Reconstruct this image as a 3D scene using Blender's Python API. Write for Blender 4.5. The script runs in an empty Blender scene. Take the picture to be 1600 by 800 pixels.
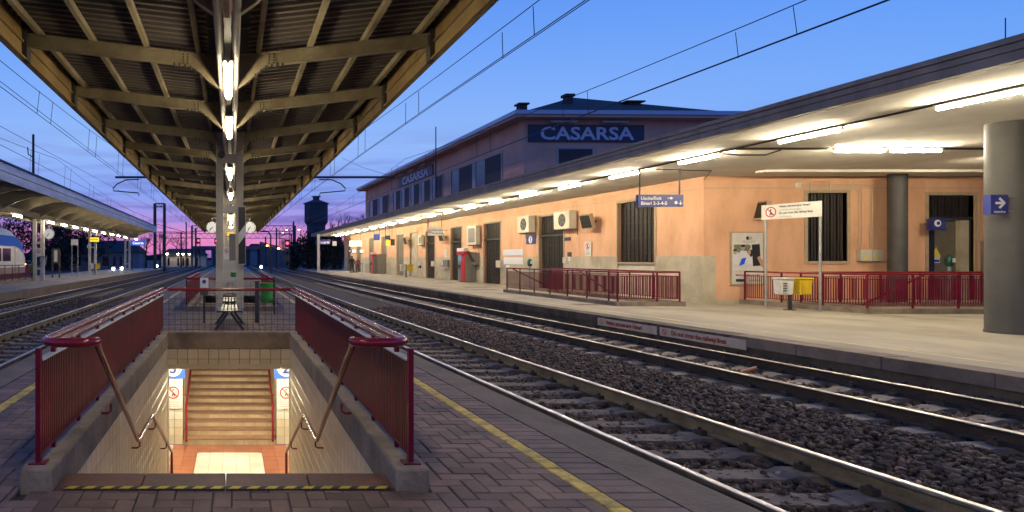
import bpy, math, random
import numpy as np
from mathutils import Matrix, Vector
random.seed(7); rng = np.random.default_rng(7)
scene = bpy.context.scene
COL = scene.collection
PI = math.pi
# ------------------------------------------------------------------ camera
F, VX, VY, H = 985.0, 362.0, 403.5, 1.58
cam = bpy.data.cameras.new('camera'); camo = bpy.data.objects.new('camera', cam); COL.objects.link(camo)
cam.sensor_width = 36; cam.lens = 36*F/1600; cam.clip_end = 3000; cam.clip_start = .05
cam.shift_x = (800-VX)/1600; cam.shift_y = (VY-400)/1600
camo.location = (0, 0, H); camo.rotation_euler = (PI/2, 0, 0)
scene.camera = camo
scene.view_settings.view_transform = 'Standard'; scene.view_settings.look = 'None'
scene.view_settings.exposure = 0; scene.view_settings.gamma = 1
scene.cycles.max_bounces = 6; scene.cycles.diffuse_bounces = 3; scene.cycles.glossy_bounces = 3
scene.cycles.transparent_max_bounces = 8; scene.cycles.sample_clamp_indirect = 6
scene.cycles.use_denoising = True
def lin(*c):
    return tuple((v/255/12.92 if v/255 <= .04045 else ((v/255+.055)/1.055)**2.4) for v in c)
# ------------------------------------------------------------------ dusk sky
world = bpy.data.worlds.new('World'); scene.world = world; world.use_nodes = True
nt = world.node_tree; N = nt.nodes; L = nt.links; N.clear()
def wn(t, **k):
    n = N.new(t)
    for a, b in k.items(): setattr(n, a, b)
    return n
def ramp(n, stops):
    e = n.color_ramp.elements
    while len(e) < len(stops): e.new(.5)
    for s, (p, c) in zip(e, stops): s.position = p; s.color = (*c, 1)
tc = wn('ShaderNodeTexCoord'); sep = wn('ShaderNodeSeparateXYZ'); L.new(tc.outputs['Generated'], sep.inputs[0])
r1 = wn('ShaderNodeValToRGB'); r2 = wn('ShaderNodeValToRGB')
L.new(sep.outputs['Z'], r1.inputs[0]); L.new(sep.outputs['Z'], r2.inputs[0])
ramp(r1, [(0, lin(150, 96, 150)), (.012, lin(226, 130, 190)), (.035, lin(238, 146, 205)), (.06, lin(176, 150, 228)), (.1, lin(136, 165, 243)), (.17, lin(150, 188, 252)), (.3, lin(118, 168, 250)), (.45, lin(78, 138, 240)), (1, lin(36, 84, 190))])
ramp(r2, [(0, lin(120, 92, 150)), (.02, lin(150, 120, 190)), (.06, lin(130, 140, 220)), (.12, lin(112, 160, 244)), (.2, lin(104, 164, 250)), (.3, lin(86, 148, 246)), (.45, lin(64, 124, 232)), (1, lin(36, 84, 190))])
dot = wn('ShaderNodeVectorMath', operation='DOT_PRODUCT'); dot.inputs[1].default_value = (-.05, .998, .02)
L.new(tc.outputs['Generated'], dot.inputs[0])
mr = wn('ShaderNodeMapRange'); mr.inputs[1].default_value = .45; mr.inputs[2].default_value = .98; L.new(dot.outputs['Value'], mr.inputs[0])
mx = wn('ShaderNodeMixRGB'); L.new(mr.outputs[0], mx.inputs[0]); L.new(r2.outputs[0], mx.inputs[1]); L.new(r1.outputs[0], mx.inputs[2])
mp = wn('ShaderNodeMapping'); mp.inputs['Scale'].default_value = (3.2, 3.2, 34); L.new(tc.outputs['Generated'], mp.inputs[0])
no = wn('ShaderNodeTexNoise'); no.inputs['Scale'].default_value = 1.6; no.inputs['Detail'].default_value = 6; L.new(mp.outputs[0], no.inputs['Vector'])
cr = wn('ShaderNodeValToRGB'); ramp(cr, [(.46, (0, 0, 0)), (.66, (1, 1, 1))]); L.new(no.outputs[0], cr.inputs[0])
cm = wn('ShaderNodeValToRGB'); ramp(cm, [(0, (.5,)*3), (.05, (.9,)*3), (.11, (.75,)*3), (.2, (0, 0, 0))]); L.new(sep.outputs['Z'], cm.inputs[0])
mu = wn('ShaderNodeMath', operation='MULTIPLY'); L.new(cr.outputs[0], mu.inputs[0]); L.new(cm.outputs[0], mu.inputs[1])
mc = wn('ShaderNodeMixRGB'); mc.inputs[2].default_value = (*lin(112, 108, 190), 1); L.new(mu.outputs[0], mc.inputs[0]); L.new(mx.outputs[0], mc.inputs[1])
bg = wn('ShaderNodeBackground'); bg.inputs[1].default_value = 1.0; L.new(mc.outputs[0], bg.inputs[0])
wo = wn('ShaderNodeOutputWorld'); L.new(bg.outputs[0], wo.inputs[0])
# ------------------------------------------------------------------ materials
MATS = {}
def mat(name, col, col2=None, scale=4, rough=.6, metal=0, bump=0, bscale=40, rnd=0, emis=0, ecol=None, vec=None, spec=.5, alpha=1, thr=(.35, .68), brick=None, attr=None, wave=None):
    m = bpy.data.materials.new(name); m.use_nodes = True; MATS[name] = m
    t = m.node_tree; n = t.nodes; l = t.links; b = n['Principled BSDF']
    b.inputs['Roughness'].default_value = rough; b.inputs['Metallic'].default_value = metal
    b.inputs['Specular IOR Level'].default_value = spec; b.inputs['Alpha'].default_value = alpha
    g = n.new('ShaderNodeNewGeometry'); src = g.outputs['Position']
    if vec:
        mpn = n.new('ShaderNodeMapping'); mpn.inputs['Scale'].default_value = vec; l.new(src, mpn.inputs[0]); src = mpn.outputs[0]
    c = n.new('ShaderNodeRGB'); c.outputs[0].default_value = (*col, 1); out = c.outputs[0]
    if attr:
        a = n.new('ShaderNodeAttribute'); a.attribute_name = attr; out = a.outputs['Color']
    if brick:
        bk = n.new('ShaderNodeTexBrick'); bv = n.new('ShaderNodeMapping'); bv.inputs['Rotation'].default_value = brick.get('rot', (0, 0, 0)); l.new(g.outputs['Position'], bv.inputs[0]); l.new(bv.outputs[0], bk.inputs[0])
        bk.inputs['Scale'].default_value = 1; bk.inputs['Brick Width'].default_value = brick['w']; bk.inputs['Row Height'].default_value = brick['h']; bk.inputs['Mortar Size'].default_value = brick.get('m', .004)
        bk.offset = brick.get('off', 0); bk.inputs['Color1'].default_value = (*col, 1); bk.inputs['Color2'].default_value = (*(v*.86 for v in col), 1); bk.inputs['Mortar'].default_value = (*(v*brick.get('dark', .4) for v in col), 1); out = bk.outputs[0]
    if col2:
        no = n.new('ShaderNodeTexNoise'); no.inputs['Scale'].default_value = scale; no.inputs['Detail'].default_value = 8; no.inputs['Roughness'].default_value = .62; l.new(src, no.inputs['Vector'])
        rp = n.new('ShaderNodeMapRange'); rp.inputs[1].default_value = thr[0]; rp.inputs[2].default_value = thr[1]; l.new(no.outputs[0], rp.inputs[0])
        x = n.new('ShaderNodeMixRGB'); l.new(rp.outputs[0], x.inputs[0]); l.new(out, x.inputs[1]); x.inputs[2].default_value = (*col2, 1); out = x.outputs[0]
    if rnd:
        oi = n.new('ShaderNodeObjectInfo'); ad = n.new('ShaderNodeMath'); ad.operation = 'ADD'; l.new(g.outputs['Random Per Island'], ad.inputs[0]); l.new(oi.outputs['Random'], ad.inputs[1])
        fr = n.new('ShaderNodeMath'); fr.operation = 'FRACT'; l.new(ad.outputs[0], fr.inputs[0])
        mr = n.new('ShaderNodeMapRange'); mr.inputs[3].default_value = 1-rnd; mr.inputs[4].default_value = 1+rnd; l.new(fr.outputs[0], mr.inputs[0])
        h = n.new('ShaderNodeHueSaturation'); l.new(mr.outputs[0], h.inputs['Value']); l.new(out, h.inputs['Color']); out = h.outputs[0]
    l.new(out, b.inputs['Base Color'])
    if bump:
        bn = n.new('ShaderNodeTexNoise'); bn.inputs['Scale'].default_value = bscale; bn.inputs['Detail'].default_value = 5; l.new(src, bn.inputs['Vector'])
        bp = n.new('ShaderNodeBump'); bp.inputs['Strength'].default_value = bump; bp.inputs['Distance'].default_value = .02; l.new(bn.outputs[0], bp.inputs['Height']); l.new(bp.outputs[0], b.inputs['Normal'])
        rr = n.new('ShaderNodeMapRange'); rr.inputs[3].default_value = max(.02, rough-.12); rr.inputs[4].default_value = min(1, rough+.12); l.new(bn.outputs[0], rr.inputs[0]); l.new(rr.outputs[0], b.inputs['Roughness'])
    if emis:
        b.inputs['Emission Color'].default_value = (*(ecol or col), 1); b.inputs['Emission Strength'].default_value = emis
    return m
mat('paver', (.2, .122, .092), (.095, .06, .047), 2.2, .6, bump=.5, bscale=90, rnd=.3)
mat('paver_yellow', (.75, .55, .1), (.2, .15, .07), 9, .65, bump=.5, bscale=90, rnd=.18, thr=(.42, .72))
mat('paver_far', (.18, .115, .09), (.05, .04, .042), 2.2, .6, bump=.4, bscale=60, brick=dict(w=.25, h=.125, m=.006, off=.5, dark=.3))
mat('joint_sand', (.022, .018, .016), (.04, .035, .03), 8, .95)
mat('edge_concrete', (.19, .14, .095), (.095, .07, .05), 1.6, .75, bump=.6, bscale=25)
mat('kerb_concrete', (.28, .22, .16), (.13, .1, .075), 2.5, .85, bump=.6, bscale=30)
mat('platform_asphalt', (.35, .31, .25), (.17, .15, .115), 1.3, .8, bump=.6, bscale=45, vec=(.5, .3, 1), thr=(.42, .78))
mat('platform_wall', (.13, .1, .07), (.035, .028, .022), 2.5, .9, bump=.5, bscale=12, vec=(1, 1, .35))
mat('edge_stone', (.25, .19, .13), (.13, .1, .07), 2, .8, bump=.5, bscale=40, rnd=.12)
mat('line_yellow', (.62, .46, .14), (.34, .29, .2), 5, .7)
mat('ground', (.05, .042, .036), (.03, .026, .024), .6, .95, bump=.8, bscale=9)
mat('ballast_bed', (.06, .042, .03), (.022, .018, .016), 14, .95, bump=1, bscale=18)
mat('stone', (.1, .08, .07), rough=.85, attr='Col', bump=.4, bscale=80)
mat('sleeper', (.24, .18, .115), (.1, .085, .07), 6, .85, bump=.5, bscale=40, rnd=.15)
mat('sleeper_pale', (.36, .29, .19), (.2, .16, .11), 6, .85, bump=.5, bscale=40, rnd=.15)
mat('rail_side', (.2, .165, .11), (.09, .065, .045), 3, .75, bump=.3, bscale=30)
mat('rail_rust', (.05, .033, .024), (.025, .017, .013), 4, .8, bump=.3, bscale=30)
mat('rail_head', (.55, .52, .5), (.35, .32, .3), 6, .3, 1)
mat('fastener', (.03, .024, .02), (.06, .045, .03), 20, .8)
mat('red_paint', (.15, .004, .02), (.09, .003, .013), 3, .42, bump=.12, bscale=60, rnd=.08, spec=.25)
mat('red_rail', (.2, .008, .022), (.17, .01, .018), 5, .2, spec=.6)
mat('wall_tile', (.68, .59, .43), (.54, .45, .31), 1.3, .3, rnd=.1)
mat('white_tile', (.72, .7, .62), (.6, .56, .46), 1.5, .25, rnd=.03)
mat('grout', (.1, .075, .045), rough=.9)
mat('terracotta', (.36, .13, .065), (.26, .09, .05), 3, .4, rnd=.08)
mat('step_slab', (.17, .075, .06), (.1, .05, .042), 3, .55, bump=.3, bscale=60, rnd=.1)
mat('stair_stone', (.6, .48, .32), (.4, .3, .19), 3, .5, bump=.15, bscale=40, brick=dict(w=.3, h=9, m=.004, dark=.35, rot=(PI/2, 0, 0)))
mat('stair_nose', (.34, .2, .12), (.24, .13, .08), 4, .5)
mat('tape_black', (.012, .012, .012), rough=.6)
mat('tape_yellow', (.62, .5, .03), (.3, .25, .04), 14, .55, thr=(.5, .75))
mat('canopy_steel', (.31, .26, .16), (.16, .12, .065), 1.6, .5, bump=.15, bscale=25)
mat('canopy_fascia', (.3, .2, .075), (.14, .085, .03), 1.2, .55, bump=.15, bscale=20)
mat('canopy_sheet', (.11, .09, .075), (.07, .057, .048), 1.5, .55, bump=.15, bscale=20)
mat('canopy_dark', (.03, .027, .024), (.05, .04, .03), 3, .7)
mat('column_paint', (.62, .58, .48), (.48, .44, .36), 2, .6, bump=.15, bscale=30)
mat('wire', (.02, .02, .024), rough=.5, metal=.5)
mat('dark_metal', (.03, .03, .034), (.05, .045, .045), 4, .5, .3)
mat('mesh_wire', (.05, .045, .045), rough=.5, metal=.4)
mat('steel', (.4, .4, .4), (.3, .3, .3), 8, .35, .9)
mat('galvanized', (.42, .42, .4), (.3, .3, .29), 7, .5, .6)
mat('tube_light', (1, 1, 1), emis=270, ecol=(1, .86, .62))
mat('tube_island', (1, 1, 1), emis=100, ecol=(1, .86, .6))
mat('tube_far', (1, 1, 1), emis=70, ecol=(1, .86, .66))
mat('tube_under', (1, 1, 1), emis=320, ecol=(1, .87, .62))
mat('tube_off', (.5, .3, .2), rough=.2)  # unlit tube glass, an orange reflection is put into its base colour
mat('lamp_body', (.5, .48, .43), rough=.5)
mat('orange_plaster', (.79, .46, .28), (.58, .31, .17), 1.6, .85, bump=.35, bscale=70, vec=(1, 1, .4), thr=(.42, .8))
mat('orange_band', (.8, .47, .29), (.66, .37, .21), 1.3, .85, bump=.3, bscale=70)
mat('dado', (.56, .5, .37), (.38, .33, .23), 1.4, .7, bump=.3, bscale=40, rnd=.08)
mat('ceiling_plaster', (.82, .79, .7), (.66, .61, .5), .8, .9, bump=.4, bscale=14)
mat('fascia_grey', (.26, .2, .155), (.15, .115, .09), 2.5, .7, bump=.3, bscale=25, vec=(1, 1, .3))
mat('mauve', (.72, .35, .23), (.58, .28, .18), .7, .9, bump=.3, bscale=50)
mat('mauve_trim', (.42, .34, .3), rough=.8)
mat('roof_tile', (.07, .045, .04), (.04, .03, .027), 3, .9, bump=.6, bscale=8)
mat('gutter', (.3, .34, .42), rough=.4, metal=.5)
mat('dark_shutter', (.06, .03, .028), (.035, .02, .02), 4, .7)
mat('dark_glass', (.012, .012, .016), rough=.12)
mat('grille', (.045, .038, .033), (.03, .025, .022), 6, .5, .3)
mat('grille_back', (.012, .011, .011), rough=.8)
mat('beige_frame', (.5, .38, .24), (.4, .3, .19), 4, .7)
mat('grey_door', (.19, .17, .12), (.13, .115, .085), 1.5, .65, bump=.2, bscale=30)
mat('ac_white', (.66, .62, .5), (.56, .51, .4), 3, .5)
mat('sign_blue', (.025, .035, .2), rough=.35)
mat('sign_blue_lit', (.03, .1, .5), rough=.35, emis=.5, ecol=(.03, .16, .8))
mat('sign_navy', (.012, .014, .045), rough=.5)
mat('sign_white', (.74, .73, .68), (.62, .6, .54), 4, .4)
mat('letter_white', (.8, .8, .78), rough=.5)
mat('letter_mauve', (.5, .46, .52), rough=.6)
mat('letter_black', (.02, .02, .02), rough=.6)
mat('letter_red', (.36, .03, .02), rough=.6)
mat('letter_grey', (.42, .42, .4), rough=.6)
mat('sign_red', (.55, .02, .02), rough=.5)
mat('bin_yellow', (.75, .52, .02), (.6, .4, .015), 5, .45)
mat('bin_white', (.68, .66, .6), (.5, .48, .42), 6, .5)
mat('green_bag', (.03, .33, .03), (.015, .2, .015), 12, .3, bump=.9, bscale=22)
mat('machine_grey', (.2, .19, .165), (.16, .15, .13), 4, .5)
mat('machine_red', (.5, .012, .015), rough=.3)
mat('screen', (.05, .08, .1), rough=.1, emis=.5, ecol=(.3, .5, .6))
mat('amber', (.9, .45, .02), emis=1.6, ecol=(1, .42, .02))
mat('amber_dim', (.1, .04, .01), rough=.3)
mat('panel_lit', (.9, .95, .9), emis=1.6, ecol=(.85, 1, .88))
mat('clock_face', (.75, .75, .7), rough=.4, emis=.25, ecol=(1, .97, .88))
mat('paper', (.72, .72, .76), rough=.8)
mat('skin', (.5, .3, .2), rough=.6)
mat('coat_black', (.012, .012, .013), rough=.8)
mat('jeans', (.02, .025, .05), rough=.8)
mat('cloth_red', (.3, .05, .04), rough=.8)
mat('hair', (.015, .01, .008), rough=.7)
mat('train_white', (.62, .63, .6), (.5, .5, .46), 1.2, .3)
mat('train_blue', (.012, .11, .72), rough=.6, spec=.15)
mat('night_wall', (.2, .21, .25), (.14, .145, .18), .6, .9)
mat('night_roof', (.04, .035, .035), (.025, .022, .022), 2, .9)
mat('warm_wall', (.6, .5, .33), rough=.8)
mat('warm_lamp', (1, 1, 1), emis=90, ecol=(1, .72, .34))
mat('street_lamp_glow', (1, 1, 1), emis=30, ecol=(1, .5, .14))
mat('white_lamp', (1, 1, 1), emis=70, ecol=(.85, .92, 1))
mat('red_lamp', (1, .1, .1), emis=14, ecol=(1, .02, .04))
mat('tower', (.06, .06, .075), (.04, .04, .05), 1.5, .9, bump=.3, bscale=5)
mat('bark', (.035, .028, .024), (.02, .016, .014), 6, .95)
mat('leaf_dark', (.02, .028, .018), (.01, .014, .01), 1.2, .8, rnd=.5)
mat('hill', (.03, .03, .045), (.02, .02, .03), .05, 1)
mat('ramp_wall', (.12, .11, .13), (.08, .075, .09), .5, .9)
mat('ramp_road', (.2, .12, .09), rough=.9)
mat('board_black', (.012, .012, .012), rough=.4)
mat('column_grey', (.07, .067, .063), (.048, .046, .043), 2, .55, bump=.15, bscale=30)
mat('pipe_beige', (.62, .45, .3), rough=.5)
mat('hazard_yellow', (.8, .65, .05), rough=.5)
mat('poster_green', (.1, .14, .07), (.22, .26, .2), 20, .6)
mat('brown_wood', (.1, .07, .045), (.07, .05, .03), 5, .7)
mat('letter_lit', (.9, .9, .9), emis=1.2, ecol=(.9, .95, 1))
mat('edge_plate', (.66, .54, .38), (.5, .4, .28), 5, .7)
mat('clear_bag', (.5, .55, .62), rough=.25, alpha=.35)
mat('rust_pipe', (.42, .15, .08), (.3, .1, .05), 8, .6)
# ------------------------------------------------------------------ mesh helpers
ORG = {}
class M:
    def __init__(s, T=None): s.v = []; s.f = []; s.T = T
    def add(s, vs, fs):
        o = len(s.v)
        s.v += [tuple(s.T @ Vector(p)) for p in vs] if s.T else [tuple(p) for p in vs]
        s.f += [tuple(i+o for i in f) for f in fs]; return s
    def mm(s, x0, x1, y0, y1, z0, z1):
        vs = [(x, y, z) for z in (z0, z1) for y in (y0, y1) for x in (x0, x1)]
        return s.add(vs, [(0, 2, 3, 1), (4, 5, 7, 6), (0, 1, 5, 4), (2, 6, 7, 3), (0, 4, 6, 2), (1, 3, 7, 5)])
    def box(s, c, d): return s.mm(c[0]-d[0]/2, c[0]+d[0]/2, c[1]-d[1]/2, c[1]+d[1]/2, c[2]-d[2]/2, c[2]+d[2]/2)
    def bar(s, p, q, w, h=None):
        h = h or w; p = Vector(p); q = Vector(q); d = (q-p).normalized(); up = Vector((0, 0, 1)) if abs(d.z) < .95 else Vector((0, 1, 0))
        a = d.cross(up).normalized()*w/2; b = a.cross(d).normalized()*h/2
        vs = [p+i*a+j*b for i, j in ((-1, -1), (1, -1), (1, 1), (-1, 1))]+[q+i*a+j*b for i, j in ((-1, -1), (1, -1), (1, 1), (-1, 1))]
        return s.add(vs, [(3, 2, 1, 0), (4, 5, 6, 7), (0, 1, 5, 4), (1, 2, 6, 5), (2, 3, 7, 6), (3, 0, 4, 7)])
    def tube(s, path, r, n=8, cap=True):
        path = [Vector(p) for p in path]; rs = r if isinstance(r, (list, tuple)) else [r]*len(path); vs = []; prev = None
        for i, p in enumerate(path):
            d = (path[min(i+1, len(path)-1)]-path[max(i-1, 0)]).normalized()
            if prev is None: a = d.cross(Vector((0, 0, 1)) if abs(d.z) < .9 else Vector((1, 0, 0))).normalized()
            else: a = (prev-d*prev.dot(d)).normalized()
            prev = a; b = d.cross(a)
            vs += [p+rs[i]*(math.cos(2*PI*k/n)*a+math.sin(2*PI*k/n)*b) for k in range(n)]
        fs = [(i*n+k, i*n+(k+1) % n, (i+1)*n+(k+1) % n, (i+1)*n+k) for i in range(len(path)-1) for k in range(n)]
        if cap: fs += [tuple(range(n))[::-1], tuple((len(path)-1)*n+k for k in range(n))]
        return s.add(vs, fs)
    def cyl(s, p, q, r, n=16): return s.tube([p, q], r, n)
    def prism(s, poly, ax, a, b):
        def P(u, w, t): return {'x': (t, u, w), 'y': (u, t, w), 'z': (u, w, t)}[ax]
        n = len(poly); vs = [P(u, w, a) for u, w in poly]+[P(u, w, b) for u, w in poly]
        return s.add(vs, [tuple(range(n))[::-1], tuple(range(n, 2*n))]+[(i, (i+1) % n, n+(i+1) % n, n+i) for i in range(n)])
    def lathe(s, c, prof, n=20):
        vs = [(c[0]+r*math.cos(2*PI*k/n), c[1]+r*math.sin(2*PI*k/n), c[2]+z) for r, z in prof for k in range(n)]
        fs = [(i*n+k, i*n+(k+1) % n, (i+1)*n+(k+1) % n, (i+1)*n+k) for i in range(len(prof)-1) for k in range(n)]
        return s.add(vs, fs+[tuple(range(n))[::-1], tuple((len(prof)-1)*n+k for k in range(n))])
    def sheet(s, xa, xb, ys, z):   # strip between two curves x(y)
        vs = []
        for y in ys: vs += [(xa(y), y, z), (xb(y), y, z)]
        return s.add(vs, [(2*i, 2*i+1, 2*i+3, 2*i+2) for i in range(len(ys)-1)])
    def mesh(s, name, m, smooth=False, org=(0, 0, 0)):
        me = bpy.data.meshes.new(name); o = Vector(org)
        me.from_pydata([tuple(Vector(p)-o) for p in s.v], [], s.f); me.materials.append(MATS[m])
        if smooth:
            me.polygons.foreach_set('use_smooth', [True]*len(me.polygons)); me.set_sharp_from_angle(angle=math.radians(40))
        return me
    def build(s, name, m, parent=None, smooth=False):
        org = ORG.get(parent.name, Vector((0, 0, 0))) if parent else Vector((0, 0, 0))
        o = bpy.data.objects.new(name, s.mesh(name, m, smooth, org)); COL.objects.link(o)
        if parent: o.parent = parent
        ORG[o.name] = org.copy(); return o
def bevel(o, w=.006, seg=2):
    b = o.modifiers.new('bevel', 'BEVEL'); b.width = w; b.segments = seg; b.limit_method = 'ANGLE'; return o
def inst(me, name, parent, loc, rotz=0):
    o = bpy.data.objects.new(name, me); COL.objects.link(o); org = ORG.get(parent.name, Vector((0, 0, 0))); o.parent = parent
    o.location = Vector(loc)-org; o.rotation_euler = (0, 0, rotz); ORG[o.name] = Vector(loc); return o
def tag(o, label, cat, group=None, kind=None):
    o['label'] = label
    if cat: o['category'] = cat
    if group: o['group'] = group
    if kind: o['kind'] = kind
    return o
def thing(name, label, cat, loc=(0, 0, 0), group=None, kind=None):
    o = bpy.data.objects.new(name, None); COL.objects.link(o); o.location = loc; o.empty_display_size = .2; ORG[o.name] = Vector(loc)
    return tag(o, label, cat, group, kind)
def struct(name, m, mt, label, parent=None, smooth=False):
    o = m.build(name, mt, parent, smooth)
    if not parent: o['kind'] = 'structure'; o['label'] = label
    return o
TEXTS = []
def text(parent, s, loc, size, m, rot=(PI/2, 0, 0), align='LEFT', bold=.0, name='lettering', sx=1, ext=.002):
    c = bpy.data.curves.new(name, 'FONT'); c.body = s; c.size = size; c.align_x = align; c.extrude = ext; c.offset = bold*size; c.resolution_u = 3
    o = bpy.data.objects.new(name, c); COL.objects.link(o); o.data.materials.append(MATS[m]); o.parent = parent; TEXTS.append(o)
    o.location = Vector(loc)-ORG.get(parent.name, Vector((0, 0, 0))); o.rotation_euler = rot; o.scale = (sx, 1, 1); return o
ORD = ['first', 'second', 'third', 'fourth', 'fifth', 'sixth', 'seventh', 'eighth', 'ninth', 'tenth', 'eleventh', 'twelfth', 'thirteenth', 'fourteenth', 'fifteenth', 'sixteenth', 'seventeenth', 'eighteenth', 'nineteenth', 'twentieth', 'twenty first', 'twenty second', 'twenty third', 'twenty fourth']
def pix(px, py, Y): return Vector(((px-VX)/F*Y, Y, H-(py-VY)/F*Y))
def gy(py, z=0): return (H-z)*F/(py-VY)
# plan curve of the right-hand tracks
def g(y): return -1.4*(1-math.exp(-max(y, -6)/20))
YS = [-3+1.5*i for i in range(30)]+[42+6*i for i in range(30)]
AX = -.05          # axis of the island platform
ZR = -.17          # rail head
def cst(v): return lambda y: v
def cur(v, k=1): return lambda y: v+k*g(y)
# ------------------------------------------------------------------ ground, platforms
def ring(x0, x1, y0, y1, hx0, hx1, hy0, hy1, z):
    return M().add([(x0, y0, z), (x1, y0, z), (x1, y1, z), (x0, y1, z), (hx0, hy0, z), (hx1, hy0, z), (hx1, hy1, z), (hx0, hy1, z)], [(0, 1, 5, 4), (1, 2, 6, 5), (2, 3, 7, 6), (3, 0, 4, 7)])
struct('ground', ring(-900, 900, -60, 1500, -7, 7, 4, 28, -.46), 'ground', 'dark earth ground around the railway station')
IN, OUT = 1.18, 1.40          # stairwell half widths
SY0, SY1 = 4.29, 12.45
SX0, SX1 = AX-OUT, AX+OUT
isl = thing('island_platform', 'brick paved island platform between the tracks', None, kind='structure')
def slab(y0, y1, xl, xr, z=-.03):
    ys = sorted({y0, y1, *[y for y in YS if y0 < y < y1]})
    vs = []; fs = []
    return M().sheet(xl, xr, ys, z)
eL, eR = cst(-3.25), cur(3.55)
sL, sR = cst(-2.82), cur(3.05, .7)
holes = [(SY0, SY1), (18.75, 26.6)]
base = M(); far = M(); cuts = [-3, *[v for h in holes for v in h], 110]
for i in range(len(cuts)-1):
    a, b = cuts[i], cuts[i+1]
    for zz, mm_, lo in ((-.03, base, -3), (.0, far, 15.5)):
        if b <= lo: continue
        aa = max(a, lo)
        if i % 2 == 0: mm_.v, mm_.f = (lambda q: (mm_.v+q.v, mm_.f+[tuple(k+len(mm_.v) for k in f) for f in q.f]))(slab(aa, b, sL, sR, zz))
        else:
            for q in (slab(aa, b, sL, cst(SX0), zz), slab(aa, b, cst(SX1), sR, zz)):
                n0 = len(mm_.v); mm_.v = mm_.v+q.v; mm_.f = mm_.f+[tuple(k+n0 for k in f) for f in q.f]
base.build('joint_bed', 'joint_sand', isl); far.build('far_paving', 'paver_far', isl)
def edge_strip(name, xa, xb, lo=-3, hi=110):
    ys = [y for y in YS if lo <= y <= hi]; m = M(); m.sheet(xa, xb, ys, .002); return m.build(name, 'edge_concrete', isl)
edge_strip('edge_paving', sR, eR); edge_strip('edge_paving', eL, sL)
for e in (eL, eR):
    m = M(); ys = [y for y in YS if y <= 110]; vs = []
    for y in ys: vs += [(e(y), y, .002), (e(y), y, -.5)]
    m.add(vs, [(2*i, 2*i+1, 2*i+3, 2*i+2) for i in range(len(ys)-1)]); m.build('platform_edge_wall', 'platform_wall', isl)
for k, (xa, xb) in enumerate(((cst(-2.52), cst(-2.38)), (cur(2.45, .3), cur(2.59, .3)))):
    M().sheet(xa, xb, [y for y in YS if y > 15.4 and y <= 110], .004).build('warning_line', 'line_yellow', isl)
# pavers
def paver_mesh(lx, ly, name='paver', mt='paver', h=.05, c=.006):
    a, b = lx/2, ly/2; vs = [(-a, -b, -h), (a, -b, -h), (a, b, -h), (-a, b, -h), (-a, -b, -c), (a, -b, -c), (a, b, -c), (-a, b, -c), (-a+c, -b+c, 0), (a-c, -b+c, 0), (a-c, b-c, 0), (-a+c, b-c, 0)]
    return vs, [(8, 9, 10, 11)]+[(i, (i+1) % 4, 4+(i+1) % 4, 4+i) for i in range(4)]+[(4+i, 4+(i+1) % 4, 8+(i+1) % 4, 8+i) for i in range(4)]
PW = .125; G = .005
bricks = []
def free(x, y): return not (SX0-.05 < x < SX1+.05 and SY0-.04 < y < SY1+.04)
for j in range(int(3.6/PW), int(15.6/PW)):
    for i in range(-24, 28):
        k = (i-j) % 4
        if k == 0: b = ((i+1)*PW, (j+.5)*PW, 2*PW-G, PW-G)
        elif k == 3: b = ((i+.5)*PW, (j+1)*PW, PW-G, 2*PW-G)
        else: continue
        xa, xb, ya, yb = b[0]-b[2]/2, b[0]+b[2]/2, b[1]-b[3]/2, b[1]+b[3]/2; xa = max(xa, -2.385); xb = min(xb, 2.455+.3*g(b[1]))
        if ya < SY1+.05 and yb > SY0-.01 and xb > SX0-.01 and xa < SX1+.01:      # cut at the kerb
            if xa < SX0-.04: xb = min(xb, SX0-.006)
            elif xb > SX1+.04: xa = max(xa, SX1+.006)
            elif ya < SY0-.03: yb = SY0-.006
            elif yb > SY1+.08: ya = SY1+.056
            else: continue
        if xb-xa > .025 and yb-ya > .025: bricks.append(((xa+xb)/2, (ya+yb)/2, xb-xa, yb-ya, 0))
for j in range(int(3.6/.25), int(15.6/.25)):
    y = (j+.5)*.25
    bricks.append((-2.45, y, .12, .245, 1)); bricks.append((2.52+.3*g(y), y, .12, .245, 1))
for j in range(int(3.6/PW), int(15.6/PW)):
    y = (j+.5)*PW; x0 = 2.585+.3*g(y); w = 3.05+.7*g(y)-x0
    if w > .03: bricks.append((x0+w/2, y, w-.006, PW-G, 0))
    bricks.append((-2.52-.15, y, .29, PW-G, 0))
bricks.sort(key=lambda b: (b[1]**2+(b[0]*.6)**2)+(0 if -362/F*b[1]-.3 < b[0] else 99))
cache = {}
rest = {0: M(), 1: M()}
for n, (x, y, lx, ly, kd) in enumerate(bricks):
    z = random.uniform(-.003, .002); rot = random.gauss(0, .006); vs, fs = paver_mesh(lx, ly)
    if n < 300:
        key = (round(lx, 3), round(ly, 3), kd)
        if key not in cache: cache[key] = M().add(vs, fs).mesh('paver', 'paver_yellow' if kd else 'paver')
        o = inst(cache[key], 'paver', isl, (x, y, z), rot); o.rotation_euler[0] = random.gauss(0, .006); o.rotation_euler[1] = random.gauss(0, .006)
    else:
        tx, ty = random.gauss(0, .006), random.gauss(0, .006)
        rest[kd].add([(x+p[0], y+p[1], z+p[2]+tx*p[0]+ty*p[1]) for p in vs], fs)
for kd in (0, 1): rest[kd].build('paver_field', 'paver_yellow' if kd else 'paver', isl)['kind'] = 'stuff'
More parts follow.
